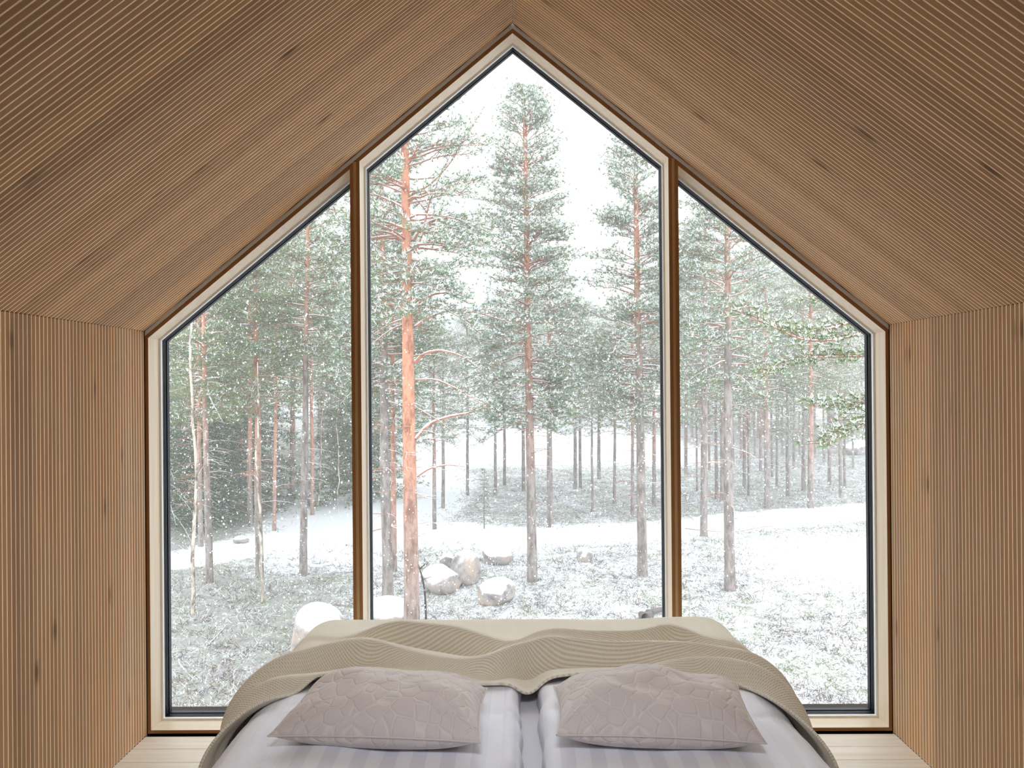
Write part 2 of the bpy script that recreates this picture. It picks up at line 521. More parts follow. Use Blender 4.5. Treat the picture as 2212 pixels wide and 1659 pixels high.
def duvet(x0, x1, y0, y1, seed, label):
    n, m = 90, 150
    s = np.linspace(0, 1, n)[:, None]; t = np.linspace(0, 1, m)[None]
    outer_left = x0 < -0.5
    # cross profile: rolled inner edge, outer edge falls over the bed side
    inner = s if outer_left else (1 - s)
    wdt = x1 - x0
    d_in = (inner if not outer_left else inner) * wdt      # distance from the outer edge
    d_inner = wdt - d_in
    roll = 0.04
    zi = np.sqrt(np.clip(1 - np.clip(1 - d_inner / roll, 0, 1) ** 2, 0, 1))
    zo = np.sqrt(np.clip(1 - np.clip(1 - d_in / 0.16, 0, 1) ** 2, 0, 1))
    X = x0 + wdt * s + 0 * t; Y = y0 + (y1 - y0) * t + 0 * s
    f = smooth_noise(seed, 5, 8); f2 = smooth_noise(seed + 1, 12, 22)
    u = 0 * t + s; v = 0 * s + t
    puff = 0.072 + 0.022 * f(u, v) + 0.007 * f2(u, v)
    # soft creases
    cr = 0.012 * np.exp(-((v - 0.30 - 0.05 * np.sin(u * 5 + seed)) / 0.018) ** 2) * (0.4 + 0.6 * np.sin(u * 9 + seed) ** 2)
    cr += 0.006 * np.exp(-((v - 0.52 - 0.03 * np.sin(u * 7)) / 0.012) ** 2)
    Zt = 0.512 + puff * zi - cr * zi
    drop = 1 - zo
    Zt = Zt - 0.045 * np.clip((Y - 2.52 - 0.1 * np.exp(-(X / 0.5) ** 2)) / 0.22, 0, 1) * zi; Z = Zt - 0.30 * drop ** 1.5
    X = X + (-1 if outer_left else 1) * 0.035 * np.sin(np.clip(drop, 0, 1) * PI) * (0.6 + 0.8 * f(v, u))
    # inner edge wobble
    X = X + (1 if outer_left else -1) * 0.012 * np.clip(1 - d_inner / 0.1, 0, 1) * (f2(v, v) * 2 + f(v, v))
    me = sheet_mesh('duvet', X, Y, Z, M_DUVET)
    o = obj('duvet', me, label=label, cat='duvet', group='striped duvets on the bed')
    md = o.modifiers.new('thick', 'SOLIDIFY'); md.thickness = 0.008; md.offset = -1
    return o


duvet(-0.925, 0.012, 1.42, 3.30, 21, 'white striped satin duvet on the half of the bed left of the gap')
duvet(0.070, 0.935, 1.42, 3.30, 33, 'white striped satin duvet on the half of the bed right of the gap')


# ---- woven blanket across the foot of the bed
def blanket_material():
    m = fabric('cream_waffle_wool', (214, 208, 188), 0.95)
    uv = m.node('ShaderNodeUVMap'); sp = m.node('ShaderNodeSeparateXYZ'); m.link(uv.outputs[0], sp.inputs[0])
    cell = lambda s, per, ph=0.0: m.math('SINE', m.math('ADD', m.math('MULTIPLY', s, 2 * PI / per), ph))
    a = cell(sp.outputs[0], 0.0125); b = cell(sp.outputs[1], 0.0105)
    h = m.math('MAXIMUM', m.math('MULTIPLY', m.math('ABSOLUTE', b), 1.0), m.math('MULTIPLY', m.math('ABSOLUTE', a), 0.75))
    fz = m.noise(m.coords('Object', (1, 1, 1)), 160, 3)
    m.color(m.mix(m.ramp(h, [(0.35, (0, 0, 0, 1)), (0.95, (1, 1, 1, 1))]), srgb(220, 209, 182), srgb(246, 242, 231)))
    m.bump(m.math('ADD', h, m.math('MULTIPLY', fz, 0.5)), 0.5, 0.006)
    return m.m


def interp(pts, x):
    p = np.array(pts, float); return np.interp(x, p[:, 0], p[:, 1])


def soft(fn, x, w=0.05):
    return sum(fn(x + k * w / 3) for k in (-3, -2, -1, 0, 1, 2, 3)) / 7


def blanket():
    n, m = 420, 300
    HW = 0.955; RAD = 0.14; DROP = 0.30
    half = (HW - RAD) + RAD * PI / 2 + DROP
    s = np.linspace(-half, half, n)[:, None] + np.zeros((1, m))
    t = np.linspace(0, 1, m)[None] + np.zeros((n, 1))
    sa = np.abs(s); sg = np.sign(s)
    flat = HW - RAD
    ang = np.clip((sa - flat) / RAD, 0, PI / 2)
    dropd = np.clip(sa - flat - RAD * PI / 2, 0, None)
    X = sg * (np.minimum(sa, flat) + RAD * np.sin(ang)) + sg * 0.03 * np.sin(dropd * 9)
    Zb = -(RAD * (1 - np.cos(ang)) + dropd)
    NX = sg * np.sin(ang); NZ = np.cos(ang)
    # near hem and far hem
    near = soft(lambda x: interp([(-1.25, 2.16), (-0.98, 2.27), (-0.72, 2.60), (-0.5, 2.66), (-0.12, 2.585), (0.0, 2.60), (0.1, 2.64), (0.22, 2.67), (0.6, 2.70), (0.75, 2.62), (0.86, 2.42), (0.97, 2.25), (1.25, 2.16)], x), s, 0.05)
    far = 3.405 + 0 * s
    # arc over the foot end
    Lf = 0.16
    Yl = near + (far - near + Lf) * t
    over = np.clip(Yl - far + 0.10, 0, None)
    aa = np.clip(over / 0.10, 0, PI / 2)
    Y = np.where(over > 0, far - 0.10 + 0.10 * np.sin(aa), Yl)
    Zf = -0.10 * (1 - np.cos(aa)) - np.clip(over - 0.10 * PI / 2, 0, None)
    fn = smooth_noise(5, 6, 3); fn2 = smooth_noise(9, 16, 7)
    u = (s + half) / (2 * half)
    h = 0.012 * fn(u, t) + 0.006 * fn2(u, t)
    dz = near - Y

    def ridge(pts_y, pts_a, wn, wf, und=0.5):
        ry = soft(lambda x: interp(pts_y, x), s, 0.07); am = soft(lambda x: interp(pts_a, x), s, 0.06)
        d = Y - ry
        up = np.where(d < 0, np.exp(-(d / wn) ** 2), np.exp(-(d / wf) ** 2))
        dip = und * np.exp(-((d + wn * 1.9) / (wn * 1.3)) ** 2)
        return 1.75 * am * (up - dip)
    h += ridge([(-0.9, 3.12), (-0.64, 3.02), (-0.42, 3.00), (-0.2, 2.96), (0.0, 2.90), (0.2, 2.93), (0.45, 2.95), (0.66, 3.03), (0.8, 2.98), (1.2, 2.9)],
               [(-1.2, 0.0), (-0.72, 0.005), (-0.5, 0.052), (-0.25, 0.05), (-0.02, 0.02), (0.15, 0.022), (0.45, 0.03), (0.62, 0.048), (0.74, 0.018), (1.2, 0.0)], 0.026, 0.12)
    h += ridge([(-1.2, 2.45), (-0.98, 2.55), (-0.8, 2.76), (-0.6, 2.89), (-0.4, 2.84), (-0.25, 2.76), (-0.1, 2.72), (0.0, 2.80), (0.12, 2.85), (0.4, 2.86), (0.7, 2.84), (0.9, 2.74), (1.2, 2.5)],
               [(-1.2, 0.02), (-0.9, 0.035), (-0.62, 0.042), (-0.4, 0.018), (-0.15, 0.02), (-0.02, 0.045), (0.1, 0.06), (0.3, 0.045), (0.7, 0.028), (0.95, 0.035), (1.2, 0.02)], 0.027, 0.09)
    h += ridge([(-1.2, 2.3), (-0.8, 2.6), (0.5, 2.76), (0.72, 2.76), (0.85, 2.62), (1.2, 2.35)],
               [(-1.2, 0.012), (-0.85, 0.022), (-0.55, 0.006), (0.45, 0.0), (0.62, 0.026), (0.8, 0.036), (1.0, 0.02), (1.2, 0.01)], 0.028, 0.07)
    h -= 0.045 * np.exp(-((X - 0.042) / 0.05) ** 2) * np.clip(1 - (Y - near) / 0.25, 0, 1)
    # the hem itself is a thick soft edge
    h += 0.012 * np.exp(-((Y - near) / 0.03) ** 2)
    Z0 = 0.592
    X = X + NX * (h + 0.01); Z = Z0 + Zb + Zf + NZ * (h + 0.004)
    me = sheet_mesh('blanket', X, Y, Z, blanket_material())
    uvl = me.uv_layers.new(name='UVMap')
    li = np.empty(len(me.loops), np.int32); me.loops.foreach_get('vertex_index', li)
    UV = np.stack([s.ravel(), Yl.ravel() + 1.6 * 0 * h.ravel()], -1)[li]
    uvl.data.foreach_set('uv', UV.astype(np.float32).ravel())
    o = obj('blanket', me, label='cream waffle-knit blanket lying in folds across the far end of the bed', cat='blanket')
    md = o.modifiers.new('thick', 'SOLIDIFY'); md.thickness = 0.009; md.offset = -1
    return o


blanket()


# ---- two linen cushions with a stitched petal pattern
def cushion_material():
    m = fabric('quilted_greige_linen', (196, 186, 182), 0.92)
    c = m.coords('UV', (1, 1, 1))
    wv = m.node('ShaderNodeVectorMath', operation='ADD'); nz = m.node('ShaderNodeTexNoise'); nz.inputs['Scale'].default_value = 5
    m.link(c, nz.inputs['Vector']); m.link(c, wv.inputs[0])
    sc = m.node('ShaderNodeVectorMath', operation='SCALE'); sc.inputs['Scale'].default_value = 0.10
    m.link(nz.outputs['Color'], sc.inputs[0]); m.link(sc.outputs[0], wv.inputs[1])
    vo = m.node('ShaderNodeTexVoronoi', feature='DISTANCE_TO_EDGE'); vo.inputs['Scale'].default_value = 20.0
    m.link(wv.outputs[0], vo.inputs['Vector'])
    puff = m.ramp(vo.outputs[0], [(0.0, (0, 0, 0, 1)), (0.10, (0.75, 0.75, 0.75, 1)), (0.35, (1, 1, 1, 1))])
    line = m.ramp(vo.outputs[0], [(0.015, (1, 1, 1, 1)), (0.05, (0, 0, 0, 1))])
    fine = m.noise(m.coords('UV', (1, 1, 1)), 260, 2)
    m.color(m.mix(line, m.mix(fine, srgb(216, 208, 207), srgb(230, 223, 222)), srgb(234, 227, 223)))
    m.bump(m.math('ADD', puff, m.math('MULTIPLY', fine, 0.12)), 0.55, 0.006)
    return m.m


M_CUSH = cushion_material()


def cushion(c4, zc, tilt, thick, seed, label):
    """c4: back-left, back-right, front-right, front-left corners (x, y, z)"""
    n, m = 96, 72
    bl, br, fr, fl = [np.array(p, float) for p in c4]
    u = np.linspace(-1, 1, n)[:, None] + np.zeros((1, m)); v = np.linspace(-1, 1, m)[None] + np.zeros((n, 1))
    # edges drawn in a little between the corners
    pu = u * (1 - 0.045 * (1 - v ** 2) ** 1.0 * np.abs(u) ** 3); pv = v * (1 - 0.075 * (1 - u ** 2) * np.abs(v) ** 3)
    a = (pu + 1) / 2; b = (pv + 1) / 2
    P = (fl * (1 - a[..., None]) + fr * a[..., None]) * (1 - b[..., None]) + (bl * (1 - a[..., None]) + br * a[..., None]) * b[..., None]
    prof = (np.clip(1 - np.abs(u) ** 3.2, 0, 1) ** 0.55) * (np.clip(1 - np.abs(v) ** 2.4, 0, 1) ** 0.6)
    f = smooth_noise(seed, 4, 3); f2 = smooth_noise(seed + 3, 10, 8)
    uu = (u + 1) / 2; vv = (v + 1) / 2
    lump = 1 + 0.35 * f(uu, vv) + 0.10 * f2(uu, vv)
    # wrinkles gathered towards the corners
    wr = 0
    r = np.random.RandomState(seed)
    for cu, cv in ((-1, -1), (1, -1), (-1, 1), (1, 1)):
        du = u - cu; dv = v - cv; rr = np.sqrt(du ** 2 + dv ** 2); th = np.arctan2(dv, du)
        wr = wr + 0.006 * np.sin(th * 22 + r.rand() * 6) * np.exp(-((rr - 0.28) / 0.22) ** 2)
    dents = 0
    for (du_, dv_, sz, am) in ((-0.25, -0.25, .22, .018), (0.45, 0.0, .16, .02), (0.15, -0.45, .14, .012)) if seed > 50 else ((0.3, -0.3, .2, .008),):
        dents = dents + am * np.exp(-((u - du_) ** 2 + 1.6 * (v - dv_ + 0.35 * (u - du_)) ** 2) / sz ** 2)
    seam_lift = 0.010
    Zt = P[..., 2] + thick * 0.68 * prof * lump + wr * prof * 1.5 - dents * prof
    Zb = P[..., 2] - thick * 0.5 * prof
    Vt = np.stack([P[..., 0], P[..., 1], Zt], -1).reshape(-1, 3); Vb = np.stack([P[..., 0], P[..., 1], Zb], -1).reshape(-1, 3)
    i = np.arange(n - 1)[:, None] * m; j = np.arange(m - 1)[None]
    Q = np.stack([i + j, i + m + j, i + m + j + 1, i + j + 1], -1).reshape(-1, 4)
    ofs = n * m
    # weld rims: bottom rim vertices reuse the top ones
    remap = np.arange(ofs) + ofs
    rim = np.zeros((n, m), bool); rim[0] = rim[-1] = True; rim[:, 0] = rim[:, -1] = True; rim = rim.ravel()
    remap[rim] = np.where(rim)[0]
    Qb = remap[Q][:, ::-1]
    V = np.concatenate([Vt, Vb]); used = np.ones(len(V), bool); used[ofs:][rim] = False
    new = np.cumsum(used) - 1
    me = make_mesh('cushion', V[used], new[np.concatenate([Q, Qb])].astype(np.int32), [M_CUSH], None, True)
    UVv = np.concatenate([np.stack([uu * 0.60, vv * 0.40], -1).reshape(-1, 2)] * 2)[used]
    uvl = me.uv_layers.new(name='UVMap'); li = np.empty(len(me.loops), np.int32); me.loops.foreach_get('vertex_index', li)
    uvl.data.foreach_set('uv', UVv[li].astype(np.float32).ravel())
    o = obj('cushion', me, label=label, cat='cushion', group='linen cushions on the bed')
    # stitched seam cord round the rim
    rimP = [(0, k) for k in range(m)] + [(k, m - 1) for k in range(1, n)] + [(n - 1, k) for k in range(m - 2, -1, -1)] + [(k, 0) for k in range(n - 2, -1, -1)]
    L = np.array([P[a_, b_] + (0, 0, 0) for a_, b_ in rimP])
    V, Qs = tube(L, np.full(len(L), 0.0028), 6)
    sm = make_mesh('seam', V, Qs, [M_CUSH], None, True); so = obj('seam', sm, o)
    return o


q = lambda px, py, z: tuple(on_z(px, py, z))
cushion([q(692, 1478, .665), q(1052, 1487, .665), q(1038, 1604, .64), q(578, 1590, .625)], .62, 0, 0.155, 41,
        'greige stitched linen cushion on the left duvet, its far corner at the bed gap')
cushion([q(1196, 1484, .665), q(1592, 1476, .665), q(1656, 1606, .62), q(1203, 1588, .64)], .62, 0, 0.155, 61,
        'greige stitched linen cushion with dented top on the right duvet')
# ------------------------------------------------------------------ the land outside
ZG = -3.357
rng = np.random.RandomState(11)
_gn = smooth_noise(71, 60, 60); _gn2 = smooth_noise(72, 26, 26)


def zt(x, y):
    x = np.asarray(x, float); y = np.asarray(y, float)
    u = (x + 60) / 120; v = y / 120
    near = np.clip((60 - y) / 30, 0, 1)
    h = 0.16 * _gn(u, v) * near + 0.5 * _gn2(u, v) * np.clip((y - 30) / 30, 0, 1)
    h = h + 1.6 * np.exp(-(((x - 27) / 9) ** 2 + ((y - 58) / 14) ** 2)) + np.clip((y - 90) / 60, 0, 3) * 0.5
    h = h + 0.35 * np.clip((-x - 8) / 10, 0, 1) * np.clip((y - 24) / 10, 0, 1)
    return ZG + h


ROAD = [(-14, 19.6, .9), (-9.8, 21.6, .9), (-7.2, 24.5, 1.6), (-4.2, 25.0, 1.9), (0, 24.2, 1.3), (4.8, 25.4, 1.2), (8.5, 27.2, 1.1), (14, 28.9, 1.0), (22, 31, 1.2)]


def open_snow(x, y):
    """1 where the snow lies unbroken (track, clearing, field), 0 on the heath"""
    x = np.asarray(x, float); y = np.asarray(y, float); o = np.zeros(np.broadcast(x, y).shape)
    for (x0, y0, w0), (x1, y1, w1) in zip(ROAD[:-1], ROAD[1:]):
        dx, dy = x1 - x0, y1 - y0; t = np.clip(((x - x0) * dx + (y - y0) * dy) / (dx * dx + dy * dy), 0, 1)
        d = np.hypot(x - x0 - t * dx, y - y0 - t * dy); w = w0 + (w1 - w0) * t
        o = np.maximum(o, np.clip(1.5 - d / w, 0, 1))
    o = np.maximum(o, np.clip(1.45 - np.hypot((x - 9.6) / 2.7, (y - 20.6) / 2.9), 0, 1))
    o = np.maximum(o, np.clip(1.7 - np.hypot((x + 6.2) / 2.6, (y - 34) / 9), 0, 1))
    o = np.maximum(o, np.clip((y - 44) / 8, 0, 1) * np.clip((14 - x) / 4, 0, 1) * np.clip((x + 16) / 5, 0, 1))
    return np.clip(o * 1.4, 0, 1)


def ground_material():
    m = MT('snow_over_heath', 0.85, 0.2)
    at = m.node('ShaderNodeAttribute', attribute_name='heath')
    c = m.coords('Object', (1, 1, 1))
    n1 = m.noise(c, 5.5, 6, 0.72); n2 = m.noise(c, 1.1, 3); n3 = m.noise(c, 22, 3, 0.7)
    f = m.math('ADD', m.math('ADD', m.math('MULTIPLY', n1, 0.6), m.math('MULTIPLY', n2, 0.25)), m.math('MULTIPLY', n3, 0.35))
    thr = m.math('SUBTRACT', 0.86, m.math('MULTIPLY', at.outputs['Fac'], 0.285))
    k = m.math('MULTIPLY', m.math('SUBTRACT', f, thr), 9.0, clamp=True)
    veg = m.ramp(m.noise(c, 2.3, 4), [(0.35, srgb(112, 104, 102)), (0.5, srgb(120, 124, 104)), (0.65, srgb(96, 84, 82))])
    m.color(m.mix(m.math('MULTIPLY', k, 0.75), srgb(238, 242, 249), veg))
    m.bump(f, 0.6, 0.10)
    return m.m


yy = np.concatenate([np.linspace(6.0, 30, 170), 30 * (200 / 30) ** np.linspace(0.01, 1, 110)])
uu = np.linspace(-1, 1, 200)
Xg = uu[:, None] * (yy[None] * 0.75 + 4); Yg = yy[None] + 0 * uu[:, None]
heath = (1 - open_snow(Xg, Yg)) * np.clip((150 - Yg) / 60, 0.15, 1)
heath = heath * (1 + 0.28 * np.clip((Yg - 25) / 4, 0, 1)) * (1 + 0.5 * np.clip((-Xg / Yg - 0.2) / 0.06, 0, 1))
me = sheet_mesh('ground', Xg, Yg, zt(Xg, Yg), ground_material())
a_ = me.attributes.new('heath', 'FLOAT', 'POINT'); a_.data.foreach_set('value', heath.astype(np.float32).ravel())
ground = obj('ground', me, kind='structure')
V, Q = box(-9, 9, -8, 6.2, ZG - .3, ZG - .02); obj('ground_under_cabin', make_mesh('ground_under_cabin', V, Q, [simple('packed_snow', (236, 240, 245), 0.9)]), kind='structure')


# ---- materials of the wood
def bark_material(name, low, high, low2, high2):
    m = MT(name, 0.9, 0.1)
    tc = m.node('ShaderNodeTexCoord'); sp = m.node('ShaderNodeSeparateXYZ'); m.link(tc.outputs['Object'], sp.inputs[0])
    oi = m.node('ShaderNodeObjectInfo'); sc = m.node('ShaderNodeSeparateColor'); m.link(oi.outputs['Color'], sc.inputs[0])
    v = m.coords('Object', (1, 1, 0.35), True)
    n = m.noise(v, 9, 5, 0.7); big = m.noise(v, 1.5, 3)
    rel = m.math('SUBTRACT', m.math('ADD', m.math('MULTIPLY', sp.outputs[2], 0.25), m.math('MULTIPLY', big, 1.0)), m.math('MULTIPLY', sc.outputs[0], 5.0))
    k = m.math('MULTIPLY', rel, 0.9, clamp=True)
    lo = m.ramp(n, [(0.38, srgb(*low2)), (0.58, srgb(*low))]); hi = m.ramp(n, [(0.36, srgb(*high2)), (0.54, srgb(*high))])
    m.color(m.mix(k, lo, hi)); m.bump(n, 0.7, 0.03)
    return m.m


M_BARK = bark_material('pine_bark', (166, 156, 152), (208, 150, 124), (118, 110, 106), (152, 100, 80))
M_BIRCH = bark_material('birch_bark', (214, 204, 190), (222, 208, 188), (96, 84, 74), (140, 120, 100))


def limb_material():
    m = MT('snowy_limb_bark', 0.9, 0.1); c = m.coords('Object', (1, 1, 1))
    k = m.upness(0.15, 0.45, c, 9, 0.35)
    b = m.ramp(m.noise(c, 8, 3), [(0.35, srgb(146, 98, 78)), (0.65, srgb(190, 136, 112))])
    m.color(m.mix(k, b, srgb(240, 243, 248))); return m.m


M_LIMB = limb_material()
M_TWIG = simple('twig_bark', (138, 108, 94), 0.9, 0.1)
def needle_mat(name, a, b):
    m = MT(name, 0.75, 0.15); c = m.ramp(m.noise(m.coords('Object', (1, 1, 1)), 1.7, 3), [(0.38, srgb(*a)), (0.62, srgb(*b))]); m.color(c)
    tl = m.node('ShaderNodeBsdfTranslucent'); mx = m.node('ShaderNodeMixShader'); mx.inputs[0].default_value = 0.4
    m.link(c, tl.inputs[0]); m.link(m.b.outputs[0], mx.inputs[1]); m.link(tl.outputs[0], mx.inputs[2])
    m.link(mx.outputs[0], m.n['Material Output'].inputs[0])
    return m.m
M_N1 = needle_mat('pine_needles_light', (158, 176, 126), (146, 168, 146))
M_N2 = needle_mat('pine_needles_dark', (112, 134, 96), (110, 134, 114))
M_G1 = needle_mat('green_needles_light', (156, 172, 116), (138, 160, 112)); M_G2 = needle_mat('green_needles_dark', (108, 130, 82), (98, 122, 88))
M_SNOW = simple('crown_snow', (246, 248, 252), 0.9, 0.1)
M_S1 = needle_mat('spruce_needles', (100, 138, 66), (82, 114, 62)); M_S2 = needle_mat('spruce_needles_dark', (62, 86, 50), (54, 76, 50))
M_BROWN = needle_mat('withered_needles', (150, 112, 84), (122, 96, 76))


def unit(v): return v / (np.linalg.norm(v, axis=-1, keepdims=True) + 1e-9)


def needles(g, C, Ax, M, ln, wd, snow, r, up=0.25, spread=0.95):
    """tufts of thin needle blades; some of the upward ones carry snow"""
    C = np.repeat(C, M, 0); Ax = np.repeat(Ax, M, 0); n = len(C)
    D = unit(Ax * 0.7 + unit(r.randn(n, 3)) * spread + np.array([0, 0, up]))
    P = unit(np.cross(D, unit(r.randn(n, 3))))
    isn = (r.rand(n) < snow * np.clip(0.55 + D[:, 2], 0.1, 1.4))
    L = ln * (0.6 + 0.7 * r.rand(n)); Wd = np.where(isn, wd * 1.35, wd)
    C = C + np.where(isn[:, None], np.array([0, 0, ln * 0.12]), 0)
    L = np.where(isn, L * 0.8, L)
    V = np.stack([C - P * Wd[:, None] / 2, C + P * Wd[:, None] / 2, C + D * L[:, None]], 1).reshape(-1, 3)
    T = np.arange(3 * n).reshape(-1, 3)
    mi = np.where(isn, 3, np.where(r.rand(n) < 0.5, 1, 2))
    g.V.append(V); g.T.append(T + g.n); g.mt.append(mi); g.n += len(V)


def rot_about(d, ang, r):
    p = unit(np.cross(d, unit(r.randn(3)))); return unit(d * math.cos(ang) + p * math.sin(ang))


def limb_points(p0, az, ln, rise, droop, r, k=7, wig=0.05):
    t = np.linspace(0, 1, k); d = np.array([math.cos(az), math.sin(az), 0]); s = np.array([-math.sin(az), math.cos(az), 0])
    P = p0 + d * (ln * t)[:, None] + np.array([0, 0, 1.0]) * (ln * (rise * t - droop * t * t))[:, None]
    P += s * (np.cumsum(r.randn(k)) * wig * ln * 0.4)[:, None] + np.array([0, 0, 1]) * (np.cumsum(r.randn(k)) * wig * ln * 0.25)[:, None]
    P[0] = p0
    return P


def dress(g, P, r, tw=9, tl=0.45, start=0.35, step=0.12, M=10, ln=0.11, wd=0.011, snow=0.4, updir=0.25, twig=True, flat=0.5):
    """twigs with needle tufts along a limb"""
    seg = np.linalg.norm(np.diff(P, axis=0), axis=1); cum = np.concatenate([[0], np.cumsum(seg)]); Lt = cum[-1]
    cs, ax = [], []
    for i in range(tw):
        t = start + (1 - start) * (i + r.rand() * 0.9) / tw; s = min(t, 0.999) * Lt
        p = np.array([np.interp(s, cum, P[:, q]) for q in range(3)])
        d = np.array([np.interp(min(s + .02, Lt), cum, P[:, q]) - np.interp(s - .02, cum, P[:, q]) for q in range(3)]); d = unit(d)
        side = np.cross(d, [0, 0, 1]); side = unit(side) * (1 if (i % 2) else -1)
        dd = unit(d * 0.75 + side * (0.55 + 0.5 * r.rand()) + np.array([0, 0, updir + (r.rand() - .5) * flat]))
        l = tl * (0.45 + 0.8 * r.rand()) * (1.15 - 0.65 * t) * (0.6 + 0.4 * min(1, Lt))
        q = p + dd * l; mid = p + dd * l * 0.5 + np.array([0, 0, 0.06 * l])
        if twig: g.add(*tube([p, mid, q], [0.008, 0.006, 0.003], 3), 0)
        k = max(2, int(l / step)); tt = np.linspace(0.3, 1.0, k)[:, None]
        pts = p + (q - p) * tt + r.randn(k, 3) * step * 0.35
        cs.append(pts); ax.append(np.repeat(dd[None], k, 0))
    cs = np.concatenate(cs); ax = np.concatenate(ax)
    needles(g, cs, ax, M, ln, wd, snow, r)


def pine_crown(H, c0, R, seed, nl=80, q=1.0, snow=0.4, shape=0.55, brown=False, lean=(0, 0), M=10, side=None, tw=9, green=False):
    r = np.random.RandomState(seed); g = Geo()
    for i in range(16):                     # dead limbs left below the living crown
        z = c0 * (0.35 + 0.63 * r.rand()); P = limb_points(np.array([lean[0] * z / H, lean[1] * z / H, z]), r.rand() * 6.3, 0.3 + 0.8 * r.rand(), 0.1 + .3 * r.rand(), 0.35, r, 6)
        g.add(*tube(P, np.linspace(.012, .003, 6), 3), 4)
        for k in range(4):
            j = r.randint(2, 6); Q_ = limb_points(P[j], r.rand() * 6.3, 0.15 + .25 * r.rand(), 0.1, 0.3, r, 4); g.add(*tube(Q_, np.linspace(.005, .002, 4), 3), 4)
    nl = int(nl * 1.55); zs = np.sort(c0 + (H - c0) * r.rand(nl) ** 0.9)
    for z in zs:
        t = (z - c0) / (H - c0)
        Rz = R * ((1 - t) ** shape) * min(1, 0.55 + 1.6 * t) * (0.55 + 0.6 * r.rand()) + 0.12
        az = r.rand() * 2 * PI
        if side is not None: Rz *= 1 + 0.55 * math.cos(az - side)
        p0 = np.array([lean[0] * z / H, lean[1] * z / H, z])
        rise = -0.05 + 0.75 * t + 0.25 * r.randn() * 0.5; droop = 0.25 * (1 - t) + 0.1 * r.rand()
        P = limb_points(p0, az, Rz, rise, droop, r)
        rr = 0.010 + 0.014 * Rz * (1 - 0.4 * t)
        g.add(*tube(P, np.linspace(rr, 0.005, len(P)), 4), 4)
        dress(g, P, r, max(5, int(1.7 * tw * (0.4 + 0.4 * Rz))), 0.66 * (0.5 + 0.5 * min(1.2, Rz)), 0.28, 0.13 / q, M + (5 if q == 1 else 0), 0.135 / q ** .5, (0.0115 if q == 1 else 0.024), snow)
    needles(g, np.array([[lean[0], lean[1], H - 0.02]] * 6) - np.array([0, 0, 1]) * r.rand(6, 1) * 0.5, np.repeat([[0, 0, 1.0]], 6, 0), M, .12, .012, snow, r)
    mats = [M_TWIG, M_BROWN if brown else (M_G1 if green else M_N1), M_G2 if green else M_N2, M_SNOW, M_LIMB]
    return g.mesh('pine_crown', mats)


def spruce_crown(H, c0, R, seed, M=7, snow=0.16, dens=1.0):
    r = np.random.RandomState(seed); g = Geo(); z = c0
    while z < H - 0.15:
        t = (z - c0) / (H - c0)
        for k in range(6):
            Rz = (R * (1 - t) ** 0.85 + 0.1) * (0.75 + 0.4 * r.rand())
            P = limb_points(np.array([0, 0, z + r.rand() * .2]), r.rand() * 2 * PI, Rz, -0.15 + 0.5 * t, 0.25 - 0.3 * t, r, 5, 0.02)
            g.add(*tube(P, np.linspace(0.015, 0.004, 5), 3), 4)
            dress(g, P, r, max(4, int(9 * Rz * dens)), 0.5, 0.12, 0.16, M, 0.15, 0.022, snow, -0.12, False, 0.3)
        z += 0.30
    return g.mesh('spruce_crown', [M_TWIG, M_S1, M_S2, M_SNOW, M_LIMB])


def trunk_mesh(H, r0, lean, seed, k=12, wob=0.03, topr=0.36):
    r = np.random.RandomState(seed); n = 14; t = np.linspace(0, 1, n)
    wx = np.cumsum(r.randn(n)) * wob * 0.35; wx -= wx[0] + (wx[-1] - wx[0]) * t; wy = np.cumsum(r.randn(n)) * wob * .3; wy -= wy[0] + (wy[-1] - wy[0]) * t
    P = np.stack([lean[0] * t + wx, lean[1] * t + wy, H * t - 0.25 * (t == 0)], -1)
    R = r0 * (1 - (1 - topr) * t ** 1.15); R[0] = r0 * 1.35; R[-1] = 0.01
    zz = np.concatenate([[P[0]], P[0:1] + (P[1:2] - P[0:1]) * 0.28, P[1:]]); RR = np.concatenate([[r0 * 1.4], [r0 * 1.08], R[1:]])
    return make_mesh('trunk', *tube(zz, RR, k), [M_BARK], None, True)


def base_at(px, py):
    p = on_z(px, py, ZG)
    for _ in range(4): p = on_z(px, py, float(zt(p.x, p.y)))
    return p


def tree(name, px, py, wpx, top_px, top_py, crown, label, group=None, grey=3.0, seed=0, bark=None, R=1.6, c0=0.45, nl=70, side=None, snow=0.4,
         shared=None, M=10, wob=0.02, brown=False, shape=0.55, tw=9, green=False):
    b = base_at(px, py); d = b.y; H = (py - top_py) * d / F_PX
    lean_x = (top_px - px) * d / F_PX + 0.0083 * H
    root = obj(name, None, loc=(b.x, b.y, b.z), label=label, cat='tree', group=group)
    r0 = wpx * d / F_PX / 2 * 1.12
    me = trunk_mesh(H, r0, (lean_x, 0), seed, 12 if wpx > 9 else 8, wob)
    if bark: me.materials[0] = bark
    t = obj('trunk', me, root); t.color = (grey / 20, 0, 0, 1)
    if crown == 'pine':
        obj('crown', pine_crown(H, H * c0, R, seed + 5, nl, 1.0, snow, shape, brown, (lean_x, 0), M, side, tw, green), root, kind='stuff')
    elif crown == 'shared':
        me, Hs = shared; s = H / Hs
        c = obj('crown', me, root, kind='stuff'); c.scale = (s * R, s * R, s); c.rotation_euler = (0, 0, seed * 1.7)
        if abs(lean_x) > 0.05:
            c.matrix_local = Matrix(((1, 0, lean_x / H, 0), (0, 1, 0, 0), (0, 0, 1, 0), (0, 0, 0, 1))) @ c.matrix_basis if False else c.matrix_basis
            c.location = (lean_x * 0.72, 0, 0)
    return root, b, H, lean_x


